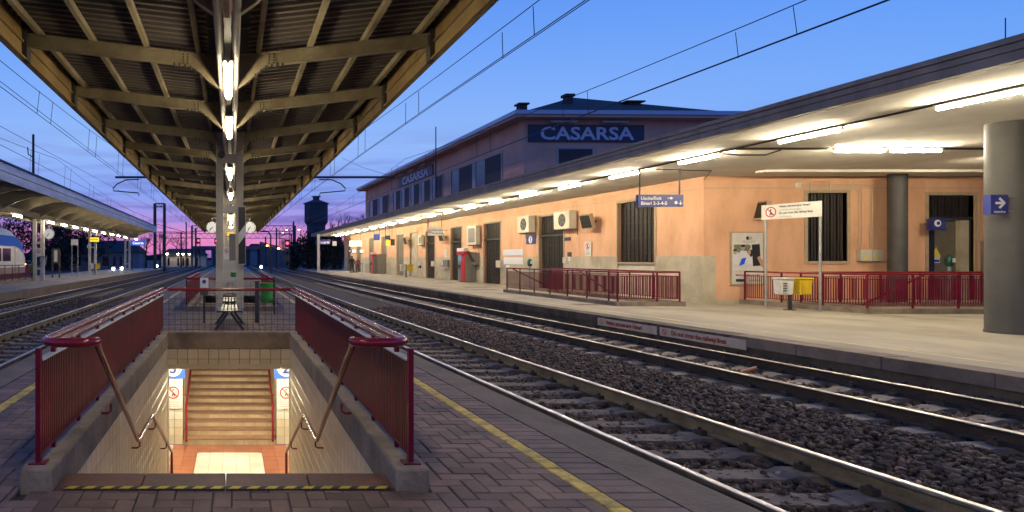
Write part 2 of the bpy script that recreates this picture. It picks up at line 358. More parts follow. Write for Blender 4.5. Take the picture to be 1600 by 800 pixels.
# station platform and left platform
stp = thing('station_platform', 'pale asphalt platform in front of the orange station building', None, kind='structure')
pe = cur(10.95); pys = [y for y in YS if y <= 105]
M().sheet(pe, cst(60), pys, 0).build('asphalt', 'platform_asphalt', stp)
m = M(); vs = []
for y in pys: vs += [(pe(y), y, 0), (pe(y), y, -.5)]
m.add(vs, [(2*i, 2*i+1, 2*i+3, 2*i+2) for i in range(len(pys)-1)]).build('platform_edge_wall', 'platform_wall', stp)
y = -3
k = 0
while y < 60:      # edge stones, slightly uneven
    ln = 1.45; a, b = y+.006, y+ln-.006; dx = random.uniform(-.012, .012); zz = .012+random.uniform(-.004, .006)
    x0, x1 = pe(a)+dx, pe(b)+dx
    q = M().add([(x0-.05, a, -.2), (x0+.42, a, -.2), (x1+.42, b, -.2), (x1-.05, b, -.2), (x0-.05, a, zz), (x0+.42, a, zz), (x1+.42, b, zz), (x1-.05, b, zz)], [(3, 2, 1, 0), (4, 5, 6, 7), (0, 1, 5, 4), (1, 2, 6, 5), (2, 3, 7, 6), (3, 0, 4, 7)])
    bevel(q.build('edge_stone', 'edge_stone' if y < 12.5 or y > 45 else 'platform_wall', stp), .012); y += ln
M().sheet(cur(12.02), cur(12.14), pys, .004).build('warning_line', 'line_yellow', stp)
for (ex, ey, w, d) in ((11.7, 21.3, .9, .5), (12.2, 31.5, 1.2, .6), (12.6, 34, 1.4, .5), (13.2, 40, 1, .8), (11.8, 27.7, .9, .5)):
    M().mm(ex, ex+w, ey, ey+d, .001, .006).build('manhole_cover', 'edge_concrete', stp)
# painted warnings on the platform face
def face_sign(y0, y1, s, lab):
    t = thing('edge_sign', lab, 'sign', (pe(y0), y0, -.2), group='warnings on the platform edge')
    x0, x1 = pe(y0)-.065, pe(y1)-.065
    M().add([(x0, y0, -.25), (x1, y1, -.25), (x1, y1, -.05), (x0, y0, -.05), (x0+.02, y0, -.25), (x1+.02, y1, -.25), (x1+.02, y1, -.05), (x0+.02, y0, -.05)], [(0, 1, 2, 3), (7, 6, 5, 4), (3, 2, 6, 7), (0, 4, 5, 1), (1, 5, 6, 2), (0, 3, 7, 4)]).build('plate', 'edge_plate', t)
    rz = math.atan2(y0-y1, x0-x1)
    text(t, s, (x1+(x0-x1)*.16-.006, y1+(y0-y1)*.16, -.195), .155, 'letter_red', (PI/2, 0, rz), bold=.02, sx=.82)
    c = Vector((x1+(x0-x1)*.07-.008, y1+(y0-y1)*.07, -.15)); T = Matrix.Translation(c) @ Matrix.Rotation(rz, 4, 'Z')
    rg = M(T); n = 18
    rg.add([(r*math.cos(2*PI*k/n), 0, r*math.sin(2*PI*k/n)) for r in (.055, .072) for k in range(n)], [(k, (k+1) % n, n+(k+1) % n, n+k) for k in range(n)]); rg.bar((-.04, 0, .04), (.04, 0, -.04), .004, .016)
    rg.build('prohibition_ring', 'letter_red', t)
face_sign(15.05, 17.35, 'Vietato attraversare i binari', 'cream sign reading Vietato attraversare i binari on the platform face')
face_sign(12.55, 14.95, 'Do not cross the railway lines', 'cream sign reading Do not cross the railway lines on the platform face')
lfp = thing('far_platform', 'low platform with a canopy on the far left beyond the tracks', None, kind='structure')
M().mm(-17.6, -10.3, 10, 100, -.5, 0).build('platform_body', 'platform_asphalt', lfp)
M().mm(-10.3, -10.15, 10, 100, -.5, .01).build('edge_stone', 'edge_concrete', lfp)
M().mm(-11.2, -11.08, 10, 100, 0, .004).build('warning_line', 'line_yellow', lfp)
# ------------------------------------------------------------------ tracks
def railway(cf, lab, side_m, sl_m, y0, y1, sp=.577, ysl=60, left=False):
    t = thing('railway_track', lab, 'track', (cf(y0), y0, -.4), group='railway tracks')
    ys = [y0+i*1.0 for i in range(int((min(y1, 60)-y0)))]+[60+5*i for i in range(int((y1-60)/5)+1)]
    for s in (-.75, .75):
        prof = [(-.07, -.16), (.07, -.16), (.07, -.145), (.011, -.125), (.011, -.045), (.036, -.032), (.036, -.012), (-.036, -.012), (-.036, -.032), (-.011, -.045), (-.011, -.125), (-.07, -.145)]
        m = M(); n = len(prof); vs = [(cf(y)+s+a, y, ZR+b) for y in ys for a, b in prof]
        m.add(vs, [(i*n+k, i*n+(k+1) % n, (i+1)*n+(k+1) % n, (i+1)*n+k) for i in range(len(ys)-1) for k in range(n)])
        r = m.build('rail', side_m, t)
        h = M(); prof2 = [(-.036, -.0118), (.036, -.0118), (.033, -.002), (.022, 0), (-.022, 0), (-.033, -.002)]; n = 6
        h.add([(cf(y)+s+a, y, ZR+b) for y in ys for a, b in prof2], [(i*n+k, i*n+(k+1) % n, (i+1)*n+(k+1) % n, (i+1)*n+k) for i in range(len(ys)-1) for k in range(n)])
        h.build('rail_head', 'rail_head', r, True)
    sm = M().prism([(-1.2, -.2), (1.2, -.2), (1.2, -.02), (.98, 0), (.5, 0), (.42, -.03), (-.42, -.03), (-.5, 0), (-.98, 0), (-1.2, -.02)], 'y', -.13, .13).mesh('sleeper', sl_m)
    cl = M()
    y = y0+.3; i = 0
    while y < ysl:
        o = inst(sm, 'sleeper', t, (cf(y), y, ZR-.165+random.uniform(-.006, .004)), -.02 if not left else 0)
        if y < 30:
            for s in (-.75, .75):
                for d in (-1, 1): cl.box((cf(y)+s+d*.1, y, ZR-.135), (.07, .1, .05)); cl.cyl((cf(y)+s+d*.11, y, ZR-.125), (cf(y)+s+d*.11, y, ZR-.08), .018, 6)
        y += sp
    cl.build('rail_clips', 'fastener', t)['kind'] = 'stuff'
    return t
c1, c2, c3, c4 = cur(4.84), cur(9.05), cst(-4.54), cst(-8.05)
railway(c1, 'track with grey sleepers right beside the island platform', 'rail_side', 'sleeper', 2.5, 200, ysl=50)
railway(c2, 'rusty track beside the station platform with pale wooden sleepers', 'rail_rust', 'sleeper_pale', 5, 200, ysl=50)
railway(c3, 'track with grey sleepers on the left of the island platform', 'rail_side', 'sleeper', 6, 200, ysl=40, left=True)
railway(c4, 'rusty track beside the far left platform', 'rail_rust', 'sleeper_pale', 12, 200, ysl=40, left=True)
# ballast bed (raised between tracks) and stones
def bed_z(x, y, right):
    if right:
        u = x-g(y)
        for c in (4.84, 9.05):
            d = abs(u-c)
            if d < 1.15: return -.415
        return -.375
    for c in (-4.54, -8.05):
        if abs(x-c) < 1.15: return -.415
    return -.375
for nm, xa, xb, lab in (('ballast_bed', cur(3.4), cur(11.1), 'brown ballast bed under the right tracks'), ('ballast_bed', cst(-10.3), cst(-3.2), 'brown ballast bed under the left tracks')):
    struct(nm, M().sheet(xa, xb, YS, -.42), 'ballast_bed', lab)
def stones(name, n, right, y0, y1, lab):
    y = y0+(y1-y0)*rng.random(n)**1.25
    if right: u = 3.55+7.4*rng.random(n); x = u+np.array([g(v) for v in y])
    else: u = -10.1+6.85*rng.random(n); x = u
    cs = (4.84, 9.05) if right else (-4.54, -8.05)
    intr = np.zeros(n, bool); 
    for c in cs: intr |= np.abs(u-c) < .66
    ins = np.zeros(n, bool)
    for c in cs: ins |= np.abs(u-c) < 1.15
    keep = np.ones(n, bool)
    for c in cs: keep &= np.abs(np.abs(u-c)-.75) > .1
    z = np.where(ins, -.395, -.36)+rng.normal(0, .013, n)
    mid = 6.95 if right else -6.3
    z += np.where(np.abs(u-mid) < .95, .055*(1-(np.abs(u-mid)/.95)**2), 0)
    x, y, z = x[keep], y[keep], z[keep]; n = len(x)
    cube = np.array([(-1, -1, -1), (1, -1, -1), (1, 1, -1), (-1, 1, -1), (-1, -1, 1), (1, -1, 1), (1, 1, 1), (-1, 1, 1)], float)
    s = rng.uniform(.017, .034, n)[:, None, None]*(1+.25*(y/20))[:, None, None]
    p = (cube[None]*rng.uniform(.45, 1.05, (n, 8, 3)))*rng.uniform(.65, 1.25, (n, 1, 3))
    a = rng.uniform(0, 2*PI, n); b = rng.uniform(-.9, .9, n); ca, sa, cb, sb = np.cos(a), np.sin(a), np.cos(b), np.sin(b)
    X = p[..., 0]*ca[:, None]-p[..., 1]*sa[:, None]; Y = p[..., 0]*sa[:, None]+p[..., 1]*ca[:, None]; Z = p[..., 2]*.8
    Y2 = Y*cb[:, None]-Z*sb[:, None]; Z2 = Y*sb[:, None]+Z*cb[:, None]
    V = np.stack([X, Y2, Z2], -1)*s+np.stack([x, y, z], -1)[:, None]
    fc = np.array([(0, 3, 2, 1), (4, 5, 6, 7), (0, 1, 5, 4), (1, 2, 6, 5), (2, 3, 7, 6), (3, 0, 4, 7)])
    Fc = (fc[None]+8*np.arange(n)[:, None, None]).reshape(-1)
    me = bpy.data.meshes.new(name); me.vertices.add(8*n); me.vertices.foreach_set('co', V.reshape(-1)); me.loops.add(24*n); me.loops.foreach_set('vertex_index', Fc)
    me.polygons.add(6*n); me.polygons.foreach_set('loop_start', np.arange(6*n)*4); me.polygons.foreach_set('loop_total', np.full(6*n, 4)); me.update(calc_edges=True)
    at = me.color_attributes.new('Col', 'FLOAT_COLOR', 'POINT')
    br = rng.uniform(.25, 1.15, n); hot = rng.random(n) < .004; br[hot] = 3.5
    tone = rng.random(n)[:, None]; c = (np.array([[.16, .095, .062]])*tone+np.array([[.11, .083, .064]])*(1-tone))*br[:, None]
    cc = np.concatenate([np.repeat(c, 8, 0), np.ones((8*n, 1))], 1); at.data.foreach_set('color', cc.reshape(-1).astype(np.float32))
    me.materials.append(MATS['stone']); me.validate(); o = bpy.data.objects.new(name, me); COL.objects.link(o)
    return tag(o, lab, 'ballast', kind='stuff')
stones('ballast', 42000, True, 4, 24, 'loose brown ballast stones between the right tracks')
stones('ballast', 26000, False, 9, 30, 'loose dark ballast stones between the left tracks')
p = M(); p.tube([(c2(10.5)-.1, 10.4, -.3), (c2(10.5)+.45, 10.75, -.29)], .03, 8); tag(p.build('pipe', 'rust_pipe', None, True), 'short rusty orange pipe lying between the rusty rails', 'pipe')
# ------------------------------------------------------------------ stairwell of the underpass
st = thing('stairwell', 'tiled stairwell going down into the underpass', None, kind='structure')
ZF = -2.92
for s in (-1, 1):
    xi, xo = AX+s*IN, AX+s*OUT
    bevel(M().mm(min(xi-s*.012, xo), max(xi-s*.012, xo), SY0, SY1, -.13, .15).build('kerb', 'kerb_concrete', st), .02)
    M().mm(min(xi+s*.01, xo), max(xi+s*.01, xo), SY0+.02, 12.2, ZF-.1, -.13).build('side_wall', 'grout', st)
tm = M(); vs, fs = paver_mesh(.19, .192, h=.012, c=.003); tmw = {}
for s in (-1, 1):      # face the stairs: local z -> -s*x
    T = Matrix(((0, 0, -s, 0), (s, 0, 0, 0), (0, 1, 0, 0), (0, 0, 0, 1))) if s > 0 else Matrix(((0, 0, 1, 0), (-1, 0, 0, 0), (0, 1, 0, 0), (0, 0, 0, 1)))
    me = M(T.to_4x4()).add(vs, fs).mesh('tile', 'wall_tile'); n = 0
    for i in range(37):
        yy = 4.75+.2*(i+.5)
        for j in range(14):
            zz = -.135-.2*(j+.5)
            if zz+.12 > 1.58-.3435*(yy+.15)-.05 and zz > ZF and n < 300: inst(me, 'tile', st, (AX+s*(IN+.004), yy+.0, zz)); n += 1
M().mm(AX-IN-.1, AX+IN+.1, 12.2, SY1, -.53, -.17).build('lintel', 'grout', st)
bevel(M().mm(AX-IN-.01, AX+IN+.01, 12.17, SY1+.05, -.17, .152).build('lintel_kerb', 'kerb_concrete', st), .015)
Tf = Matrix(((1, 0, 0, 0), (0, 0, -1, 0), (0, 1, 0, 0), (0, 0, 0, 1)))
tf = M(Tf).add(vs, fs).mesh('tile', 'wall_tile')
for i in range(12):
    for j in range(2): inst(tf, 'tile', st, (AX-1.1+.2*i, 12.19, -.27-.2*j+.0))
M().mm(AX-IN, AX+IN, 12.188, 12.2, -.53, -.468).build('lintel_trim', 'wall_tile', st)
# top slabs and hazard tape
for i in range(4):
    a = AX-IN+.02+i*.585; bevel(M().mm(a, a+.579, 4.31, 4.62, -.1, .006).build('nosing_slab', 'step_slab', st), .008)
M().mm(AX-1.1, AX+1.14, 4.295, 4.345, .006, .0085).build('tape', 'tape_black', st)
for i in range(18):
    x = AX-1.1+.125*i; M().add([(x, 4.296, .0105), (x+.07, 4.296, .0105), (x+.105, 4.344, .0105), (x+.035, 4.344, .0105)], [(0, 1, 2, 3)]).build('tape_stripe', 'tape_yellow', st)
y, z = 4.62, 0
def stair(n, t, r):
    global y, z
    for i in range(n):
        z -= r; M().mm(AX-IN+.02, AX+IN-.02, y-.02, y+t, z-.3, z).build('step', 'stair_stone', st); y += t
stair(10, .298, .16); M().mm(AX-IN+.02, AX+IN-.02, y-.02, 9.02, z-.3, z).build('landing', 'stair_stone', st); y = 9.02; stair(8, .3, .165)
# corridor
M().mm(-7, 7, y-.02, 15.25, ZF-.2, ZF-.012).build('corridor_bed', 'grout', st)
fm = M(); v2, f2 = paver_mesh(.296, .296, h=.012, c=.002)
wt, tt = M().add(v2, f2).mesh('tile', 'white_tile'), M().add(v2, f2).mesh('tile', 'terracotta')
for i in range(-6, 7):
    for j in range(11):
        xx = AX+.3*i; yy = 12.05+.3*j
        if yy > 15.2: continue
        inst(wt if (abs(i) <= 2 and yy < 14.75) or abs(i) > 4 else tt, 'tile', st, (xx, yy, ZF))
M().mm(-7, 7, SY1, 15.4, -.53, -.47).build('corridor_ceiling', 'ceiling_plaster', st)
M().mm(-7, AX-IN, 12.2, SY1, ZF, -.48).build('corridor_wall', 'white_tile', st); M().mm(AX+IN, 7, 12.2, SY1, ZF, -.48).build('corridor_wall', 'white_tile', st)
SW = 1.13
for s in (-1, 1):
    a, b = sorted((AX+s*SW, s*7)); M().mm(a, b, 15.25, 15.5, ZF, -.48).build('corridor_wall', 'grout', st)
    a, b = sorted((AX+s*SW, AX+s*(SW+.2))); M().mm(a, b, 15.5, 26.6, ZF, -.02).build('side_wall', 'wall_tile', st)
    for i in range(3):
        for j in range(12): inst(tf if j > 8 else cache.setdefault('tw', M(Tf).add(vs, fs).mesh('tile', 'white_tile')), 'tile', st, (AX+s*(SW+.1+.2*i), 15.24, ZF+.1+.2*(11-j)))
M().mm(-1.5, 1.5, 15.4, 18.75, -.3, -.05).build('corridor_ceiling', 'ceiling_plaster', st)
yy, zz = 15.3, ZF
for i in range(23):
    zz += .125; o = M().mm(AX-SW, AX+SW, yy, yy+.36, zz-.3, zz-.03).build('step', 'stair_stone', st); M().mm(AX-SW+.002, AX+SW-.002, yy-.015, yy+.36, zz-.03, zz).build('step_nosing', 'stair_nose', o); yy += .33
for s in (-1, 1):
    q = M(); q.tube([(AX+s*(SW-.08), 15.3, ZF+.05), (AX+s*(SW-.08), 15.32, ZF+.92), (AX+s*(SW-.08), 19.2, ZF+.92+1.47)], .028, 8)
    o = tag(q.build('handrail', 'red_rail', None, True), 'red handrail on the %s of the rising stairs inside the underpass' % ('left' if s < 0 else 'right'), 'handrail', 'underpass handrails')
    for k in range(3): M().bar((AX+s*(SW-.08), 15.9+1.2*k, ZF+1.05+.45*k), (AX+s*SW, 15.9+1.2*k, ZF+1.05+.45*k), .02).build('bracket', 'red_rail', o)
def round_no_entry(parent, c, r, rz=0, mt='sign_red'):
    T = Matrix.Translation(c) @ Matrix.Rotation(rz, 4, 'Z'); n = 20; q = M(T)
    q.add([(a*math.cos(2*PI*k/n), 0, a*math.sin(2*PI*k/n)) for a in (r*.8, r) for k in range(n)], [(k, n+k, n+(k+1) % n, (k+1) % n) for k in range(n)]); q.bar((-r*.6, -.001, r*.6), (r*.6, -.001, -r*.6), .003, r*.17); q.build('prohibition_ring', mt, parent)
    w = M(T); w.lathe((0, 0, 0), [(r*.1, 0)], 3) if False else None
    w.box((0, -.002, r*.45), (r*.22, .002, r*.22)); w.bar((0, -.002, r*.35), (r*.05, -.002, -.1*r), .004, r*.26); w.bar((r*.05, -.002, -.1*r), (r*.25, -.002, -.6*r), .004, r*.15); w.bar((0, -.002, -.1*r), (-r*.2, -.002, -.6*r), .004, r*.15); w.build('walking_figure', 'letter_black', parent)
for s, dg in ((-1, '3'), (1, '2')):
    x = AX+s*1.36
    t = thing('track_number_panel', 'blue number panel on the underpass wall %s of the rising stairs' % ('left' if s < 0 else 'right'), 'sign', (x, 15.2, -1.2))
    M().mm(x-.28, x+.28, 15.2, 15.225, -1.32, -.76).build('plate', 'sign_blue_lit', t)
    n = 24; M().add([(x+.21*math.cos(2*PI*k/n), 15.196, -1.06+.21*math.sin(2*PI*k/n)) for k in range(n)], [tuple(range(n))]).build('disc', 'letter_white', t)
    text(t, dg, (x, 15.192, -1.19), .36, 'sign_blue', align='CENTER', bold=.03)
    t = thing('notice', 'white no crossing notice on the underpass wall %s of the rising stairs' % ('left' if s < 0 else 'right'), 'sign', (x, 15.2, -1.9))
    M().mm(x-.2, x+.2, 15.2, 15.225, -2.05, -1.45).build('plate', 'sign_white', t); round_no_entry(t, (x, 15.196, -1.66), .15)
    for k in range(3): M().mm(x-.15, x+.15, 15.196, 15.2, -1.9-.05*k, -1.88-.05*k).build('print_line', 'letter_grey', t)
def tube_lamp(parent_lab, p, q, mt, w=.05, h=.04, body=True, group=None, name='fluorescent_lamp'):
    p, q = Vector(p), Vector(q); t = thing(name, parent_lab, 'lamp', tuple((p+q)/2+Vector((0, 0, h))), group)
    d = (q-p).normalized()
    M().tube([p, q], w/2, 6).build('tube', mt, t)
    if body:
        M().bar(p-d*.05+Vector((0, 0, h)), q+d*.05+Vector((0, 0, h)), w*1.3, .03).build('housing', 'lamp_body', t)
        for e in (p-d*.02, q+d*.02): M().box(e+Vector((0, 0, h/2)), (.035, .035, h+.03)).build('end_cap', 'lamp_body', t)
    return t
for k, xx in enumerate((-3.2, -1.0, 1.0, 3.2)):
    tube_lamp('warm tube lamp on the underpass ceiling, %s from the left' % ORD[k], (xx-.6, 13.9, -.6), (xx+.6, 13.9, -.6), 'tube_under', group='underpass lamps')
# ------------------------------------------------------------------ near stair railings
barm = M().mm(-.013, .013, -.016, .016, 0, .64)
def stair_railing(s, lab):
    x = AX+s*1.3; y0, y1 = 4.43, 12.3
    t = thing('stair_railing', lab, 'railing', (x, y0, .15), 'railings of the near stairwell')
    bm = barm.mesh('bar', 'red_paint'); n = int((y1-y0)/.05)
    for i in range(1, n): inst(bm, 'bar', t, (x, y0+.05*i, .22))
    M().mm(x-.03, x+.03, y0+.002, y1, .86, .872).build('upper_rail', 'column_paint', t); M().mm(x-.02, x+.02, y0+.002, y1, .205, .22).build('lower_rail', 'red_paint', t)
    M().mm(x-.018, x+.018, y0-.04, y0, .152, .95).build('end_post', 'red_paint', t); M().mm(x-.06, x+.06, y0-.07, y0+.03, .15, .16).build('base_plate', 'red_paint', t)
    k = y0+.35
    while k < y1:
        M().mm(x-.016, x+.016, k-.02, k+.02, .872, .96).build('spacer', 'red_paint', t); M().mm(x-.015, x+.015, k-.012, k+.012, .15, .206).build('foot', 'red_paint', t); k += .78
    r = .034; pts = [(x, y1, .985), (x, 8, .985), (x, 4.62, .985)]
    for a in range(1, 7): th = a*PI/12; pts.append((x-s*.13*(1-math.cos(th)), 4.62-.17*math.sin(th), .985))
    pts += [(x-s*.3, 4.45, .985)]
    for a in range(1, 7): th = a*PI/12; pts.append((x-s*(.3+.08*math.sin(th)), 4.45+.08*(1-math.cos(th)), .985-.0*a))
    M().tube(pts, r, 12).build('top_tube', 'red_rail', t, True)
    M().tube([(x-s*.1, y1, .975), (x-s*.1, 4.52, .975)], .02, 10).build('inner_tube', 'red_rail', t, True)
    xh = AX+s*1.08; hp = [(x-s*.38, 4.5, .985), (x-s*.375, 4.56, .965), (x-s*.37, 4.62, .93), (xh, 7.55, -.58), (xh, 7.62, -.62), (xh, 7.7, -.62), (xh, 8.94, -.66), (xh, 9.0, -.67), (xh, 11.85, -2.06), (xh, 11.9, -2.1), (xh, 11.9, -2.16), (xh, 11.9, ZF)]
    h = M().tube(hp, .024, 10).build('handrail', 'red_rail', t, True)
    for (by, bz) in ((5.9, .24), (7.75, -.64), (9.3, -.83), (10.9, -1.6)):
        if -.1 < bz: bz = bz
        M().tube([(xh, by, bz-.02), (xh, by, bz-.09), (xh+s*.03, by, bz-.11), (AX+s*IN, by, bz-.11)], .012, 6).build('bracket', 'red_rail', h, True)
    return t
stair_railing(-1, 'dark red barred railing along the left side of the near stairwell')
stair_railing(1, 'dark red barred railing along the right side of the near stairwell')
def mesh_fence(y, x0, x1, z0, z1, ztop, lab, sx=.115):
    t = thing('mesh_fence', lab, 'fence', ((x0+x1)/2, y, z0), 'wire mesh fences of the stairwells')
    M().tube([(x0, y, ztop), (x1, y, ztop)], .03, 10).build('top_rail', 'red_rail', t, True)
    vm = M().mm(-.0035, .0035, -.0035, .0035, z0, z1).mesh('wire', 'mesh_wire'); n = int((x1-x0)/sx)
    for i in range(n+1): inst(vm, 'wire', t, (x0+(x1-x0)*i/n, y, 0))
    k = z0+.04
    while k < z1: M().mm(x0, x1, y-.009, y-.003, k-.003, k+.003).build('wire', 'mesh_wire', t); k += sx*.87
    return t
mesh_fence(12.28, AX-1.29, AX+1.29, .152, .86, .97, 'wire mesh fence with a red top rail at the back of the near stairwell')
# second stairwell
k2 = thing('stairwell_kerb', 'low concrete kerb round the second stairwell on the island platform', 'kerb', (AX, 18.8, 0))
M().mm(AX-OUT, AX+OUT, 18.75, 18.97, -.05, .15).build('kerb', 'kerb_concrete', k2)
for s in (-1, 1):
    a, b = sorted((AX+s*SW, AX+s*OUT)); M().mm(a, b, 18.97, 26.6, -.05, .15).build('kerb', 'kerb_concrete', k2)
    x = AX+s*1.3
    t = thing('stair_railing', 'dark red railing on the %s side of the second stairwell' % ('left' if s < 0 else 'right'), 'railing', (x, 18.85, .15), 'railings of the second stairwell')
    bm = barm.mesh('bar', 'red_paint')
    for i in range(1, 96): inst(bm, 'bar', t, (x, 18.85+.08*i, .22))
    M().tube([(x, 18.85, .985), (x, 26.5, .985)], .034, 8).build('top_tube', 'red_rail', t, True)
    M().mm(x-.02, x+.02, 18.85, 26.5, .86, .872).build('upper_rail', 'red_paint', t); M().mm(x-.02, x+.02, 18.85, 26.5, .205, .22).build('lower_rail', 'red_paint', t)
    for k in range(6): M().mm(x-.02, x+.02, 18.85+1.5*k, 18.9+1.5*k, .15, .97).build('post', 'red_paint', t)
mesh_fence(18.86, AX-1.29, AX+1.29, .152, .86, .97, 'wire mesh fence with a red top rail at the front of the second stairwell', .13)
# ------------------------------------------------------------------ island canopy
ca = thing('island_canopy', 'steel canopy with ribbed cantilever arms over the island platform', 'canopy', (AX, 15.9, 0))
CW = 3.2; RY = [3.83+3.02*k for k in range(-5, 25)]; CY0, CY1 = RY[0]-.6, RY[-1]+.6
def rib_mesh(s):
    m = M()
    def ib(pts_t, pts_b, w=.1, t=.016):   # I section following top/bottom lines
        n = len(pts_t)
        for a, b, ww in ((pts_t, [(x, z-t) for x, z in pts_t], w), ([(x, z+t) for x, z in pts_b], pts_b, w), (pts_t, pts_b, .014)):
            m.add([(s*x, y, z) for y in (-ww/2, ww/2) for q in (a, b) for x, z in q],
                  [(i, i+1, n+i+1, n+i) for i in range(n-1)]+[(2*n+i+1, 2*n+i, 3*n+i, 3*n+i+1) for i in range(n-1)]
                  + [(i+1, i, 2*n+i, 2*n+i+1) for i in range(n-1)]+[(n+i, n+i+1, 3*n+i+1, 3*n+i) for i in range(n-1)]+[(0, n, 3*n, 2*n), (n-1, 3*n-1, 4*n-1, 2*n-1)])
    bx_ = [.15, .3, .45, .56, .66, .9, 3.12]; ib([(x, float(np.interp(x, [.15, .66, 3.12], [4.76, 4.80, 5.09]))) for x in bx_], [(.15, 4.23), (.3, 4.33), (.45, 4.47), (.56, 4.555), (.66, 4.59), (.9, 4.62), (3.12, 4.88)])
    return m
def splice_mesh(s):
    m = M(); m.mm(*sorted((s*.6, s*.74)), -.02, .02, 4.6, 4.79)
    return m
def bolt_mesh(s):
    m = M()
    for d in (-.035, .035):
        for k in range(4): x = s*(.67+d); m.box((x, 0, 4.63+.045*k), (.022, .07, .022))
    for k in range(6):
        x = .42+.085*k; zb = float(np.interp(x, [.3, .45, .56, .66, .9], [4.33, 4.47, 4.555, 4.59, 4.62])); zt = 4.76+.05*(x-.15)/.51
        for d in (-.045, .045): m.box((s*x, d, zb-.008), (.024, .024, .05)); m.box((s*x, d, zt+.008), (.024, .024, .04))
    return m
rm = {s: (rib_mesh(s).mesh('rib', 'canopy_steel'), splice_mesh(s).mesh('splice_plate', 'canopy_steel'), bolt_mesh(s).mesh('bolts', 'canopy_dark')) for s in (-1, 1)}
bk = {s: M().mm(*sorted((s*3.125, s*3.2)), -.1, .1, 4.66, 5.27).mesh('fascia_bracket', 'canopy_dark') for s in (-1, 1)}
for i, yy in enumerate(RY):
    for s in (-1, 1):
        o = inst(rm[s][0], 'rib', ca, (AX, yy, 0))
        if yy < 45:
            inst(rm[s][1], 'splice_plate', o, (AX, yy, 0)); inst(rm[s][2], 'bolts', o, (AX, yy, 0))['kind'] = 'stuff'
        inst(bk[s], 'fascia_bracket', ca, (AX, yy, 0))
for s in (-1, 1):
    for px_ in (.47, 1.28, 2.13, 2.97):
        zt = 4.79+(px_-.6)*.1185
        m = M(); m.mm(AX+s*px_-.035, AX+s*px_+.035, CY0, CY1, zt, zt+.1); m.build('purlin', 'canopy_steel', ca)
    # corrugated roof sheet, ridges across
    n = int((CY1-CY0)/.2); vs = []
    for i in range(n+1):
        yy = CY0+(CY1-CY0)*i/n
        for a in range(2):
            y2 = yy+a*.09; z2 = .05 if a else 0
            vs += [(AX+s*.3, y2, 4.88+z2), (AX+s*3.22, y2, 5.22+z2)]
            if a == 0: vs += [(AX+s*.3, y2+.07, 4.88), (AX+s*3.22, y2+.07, 5.22)]
            else: vs += [(AX+s*.3, y2+.09, 4.93), (AX+s*3.22, y2+.09, 5.27)]
    M().add(vs, [(2*i, 2*i+1, 2*i+3, 2*i+2) for i in range(4*n+3)]).build('roof_sheet', 'canopy_sheet', ca)
    M().mm(*sorted((AX+s*3.205, AX+s*3.24)), CY0, CY1, 4.66, 5.3).build('fascia', 'canopy_fascia', ca)
    M().mm(*sorted((AX+s*3.13, AX+s*3.204)), CY0, CY1, 4.66, 4.685).build('fascia_lip', 'canopy_fascia', ca); M().mm(*sorted((AX+s*3.17, AX+s*3.204)), CY0, CY1, 4.93, 4.96).build('fascia_lip', 'canopy_fascia', ca)
    M().tube([(AX+s*.105, CY0, 4.29), (AX+s*.105, CY1, 4.29)], .05, 10).build('spine_tube', 'column_paint', ca, True)
    M().mm(*sorted((AX+s*.13, AX+s*.15)), CY0, CY1, 4.3, 4.8).build('spine_beam', 'canopy_steel', ca)
M().mm(AX-.32, AX+.32, CY0, CY1, 4.9, 4.93).build('gutter', 'canopy_dark', ca)
M().mm(AX-.045, AX+.045, CY0, CY1, 4.36, 4.39).build('cable_tray', 'machine_grey', ca)
for k, yy in enumerate((15.9, 27.98, 40.06, 52.14, 64.22)):
    for s in (-1, 1):
        x = AX+s*.255; q = M(); q.mm(x-.09, x+.09, yy-.012, yy+.012, 0, 4.75)
        for d in (-1, 1): q.mm(*sorted((x+d*.09, x+d*.075)), yy-.1, yy+.1, 0, 4.75)
        bevel(q.build('column', 'column_paint', ca), .006)
    for (z0, z1) in ((.05, .34), (1.0, 1.1), (1.3, 1.5), (2.72, 2.9), (3.98, 4.2)):
        M().mm(AX-.166, AX+.166, yy-.06, yy-.04, z0, z1).build('tie_plate', 'column_paint', ca)
        M().mm(AX-.166, AX+.166, yy+.04, yy+.06, z0, z1).build('tie_plate', 'column_paint', ca)
for i in range(12):
    M().mm(AX-.32, AX+.32, 9.0+6*i, 9.03+6*i, 4.86, 4.9).build('gutter_strap', 'machine_grey', ca)
k = 0
for i, (a, b) in enumerate([(-8.3, -6.7), (-5, -3.4), (-1.6, 0), (1.7, 3.3), (5.2, 6.55), (8.35, 9.9), (11.6, 13.2), (18.1, 20.1), (25.1, 27)]+[(31.6+6.6*j, 33.4+6.6*j) for j in range(7)]):
    tube_lamp('%s tube lamp along the spine of the island canopy%s' % (ORD[i], ', unlit' if i == 4 else ''), (AX, a, 4.12), (AX, b, 4.12), 'tube_off' if i == 4 else 'tube_island', .1, .07, True, 'lamps under the island canopy')
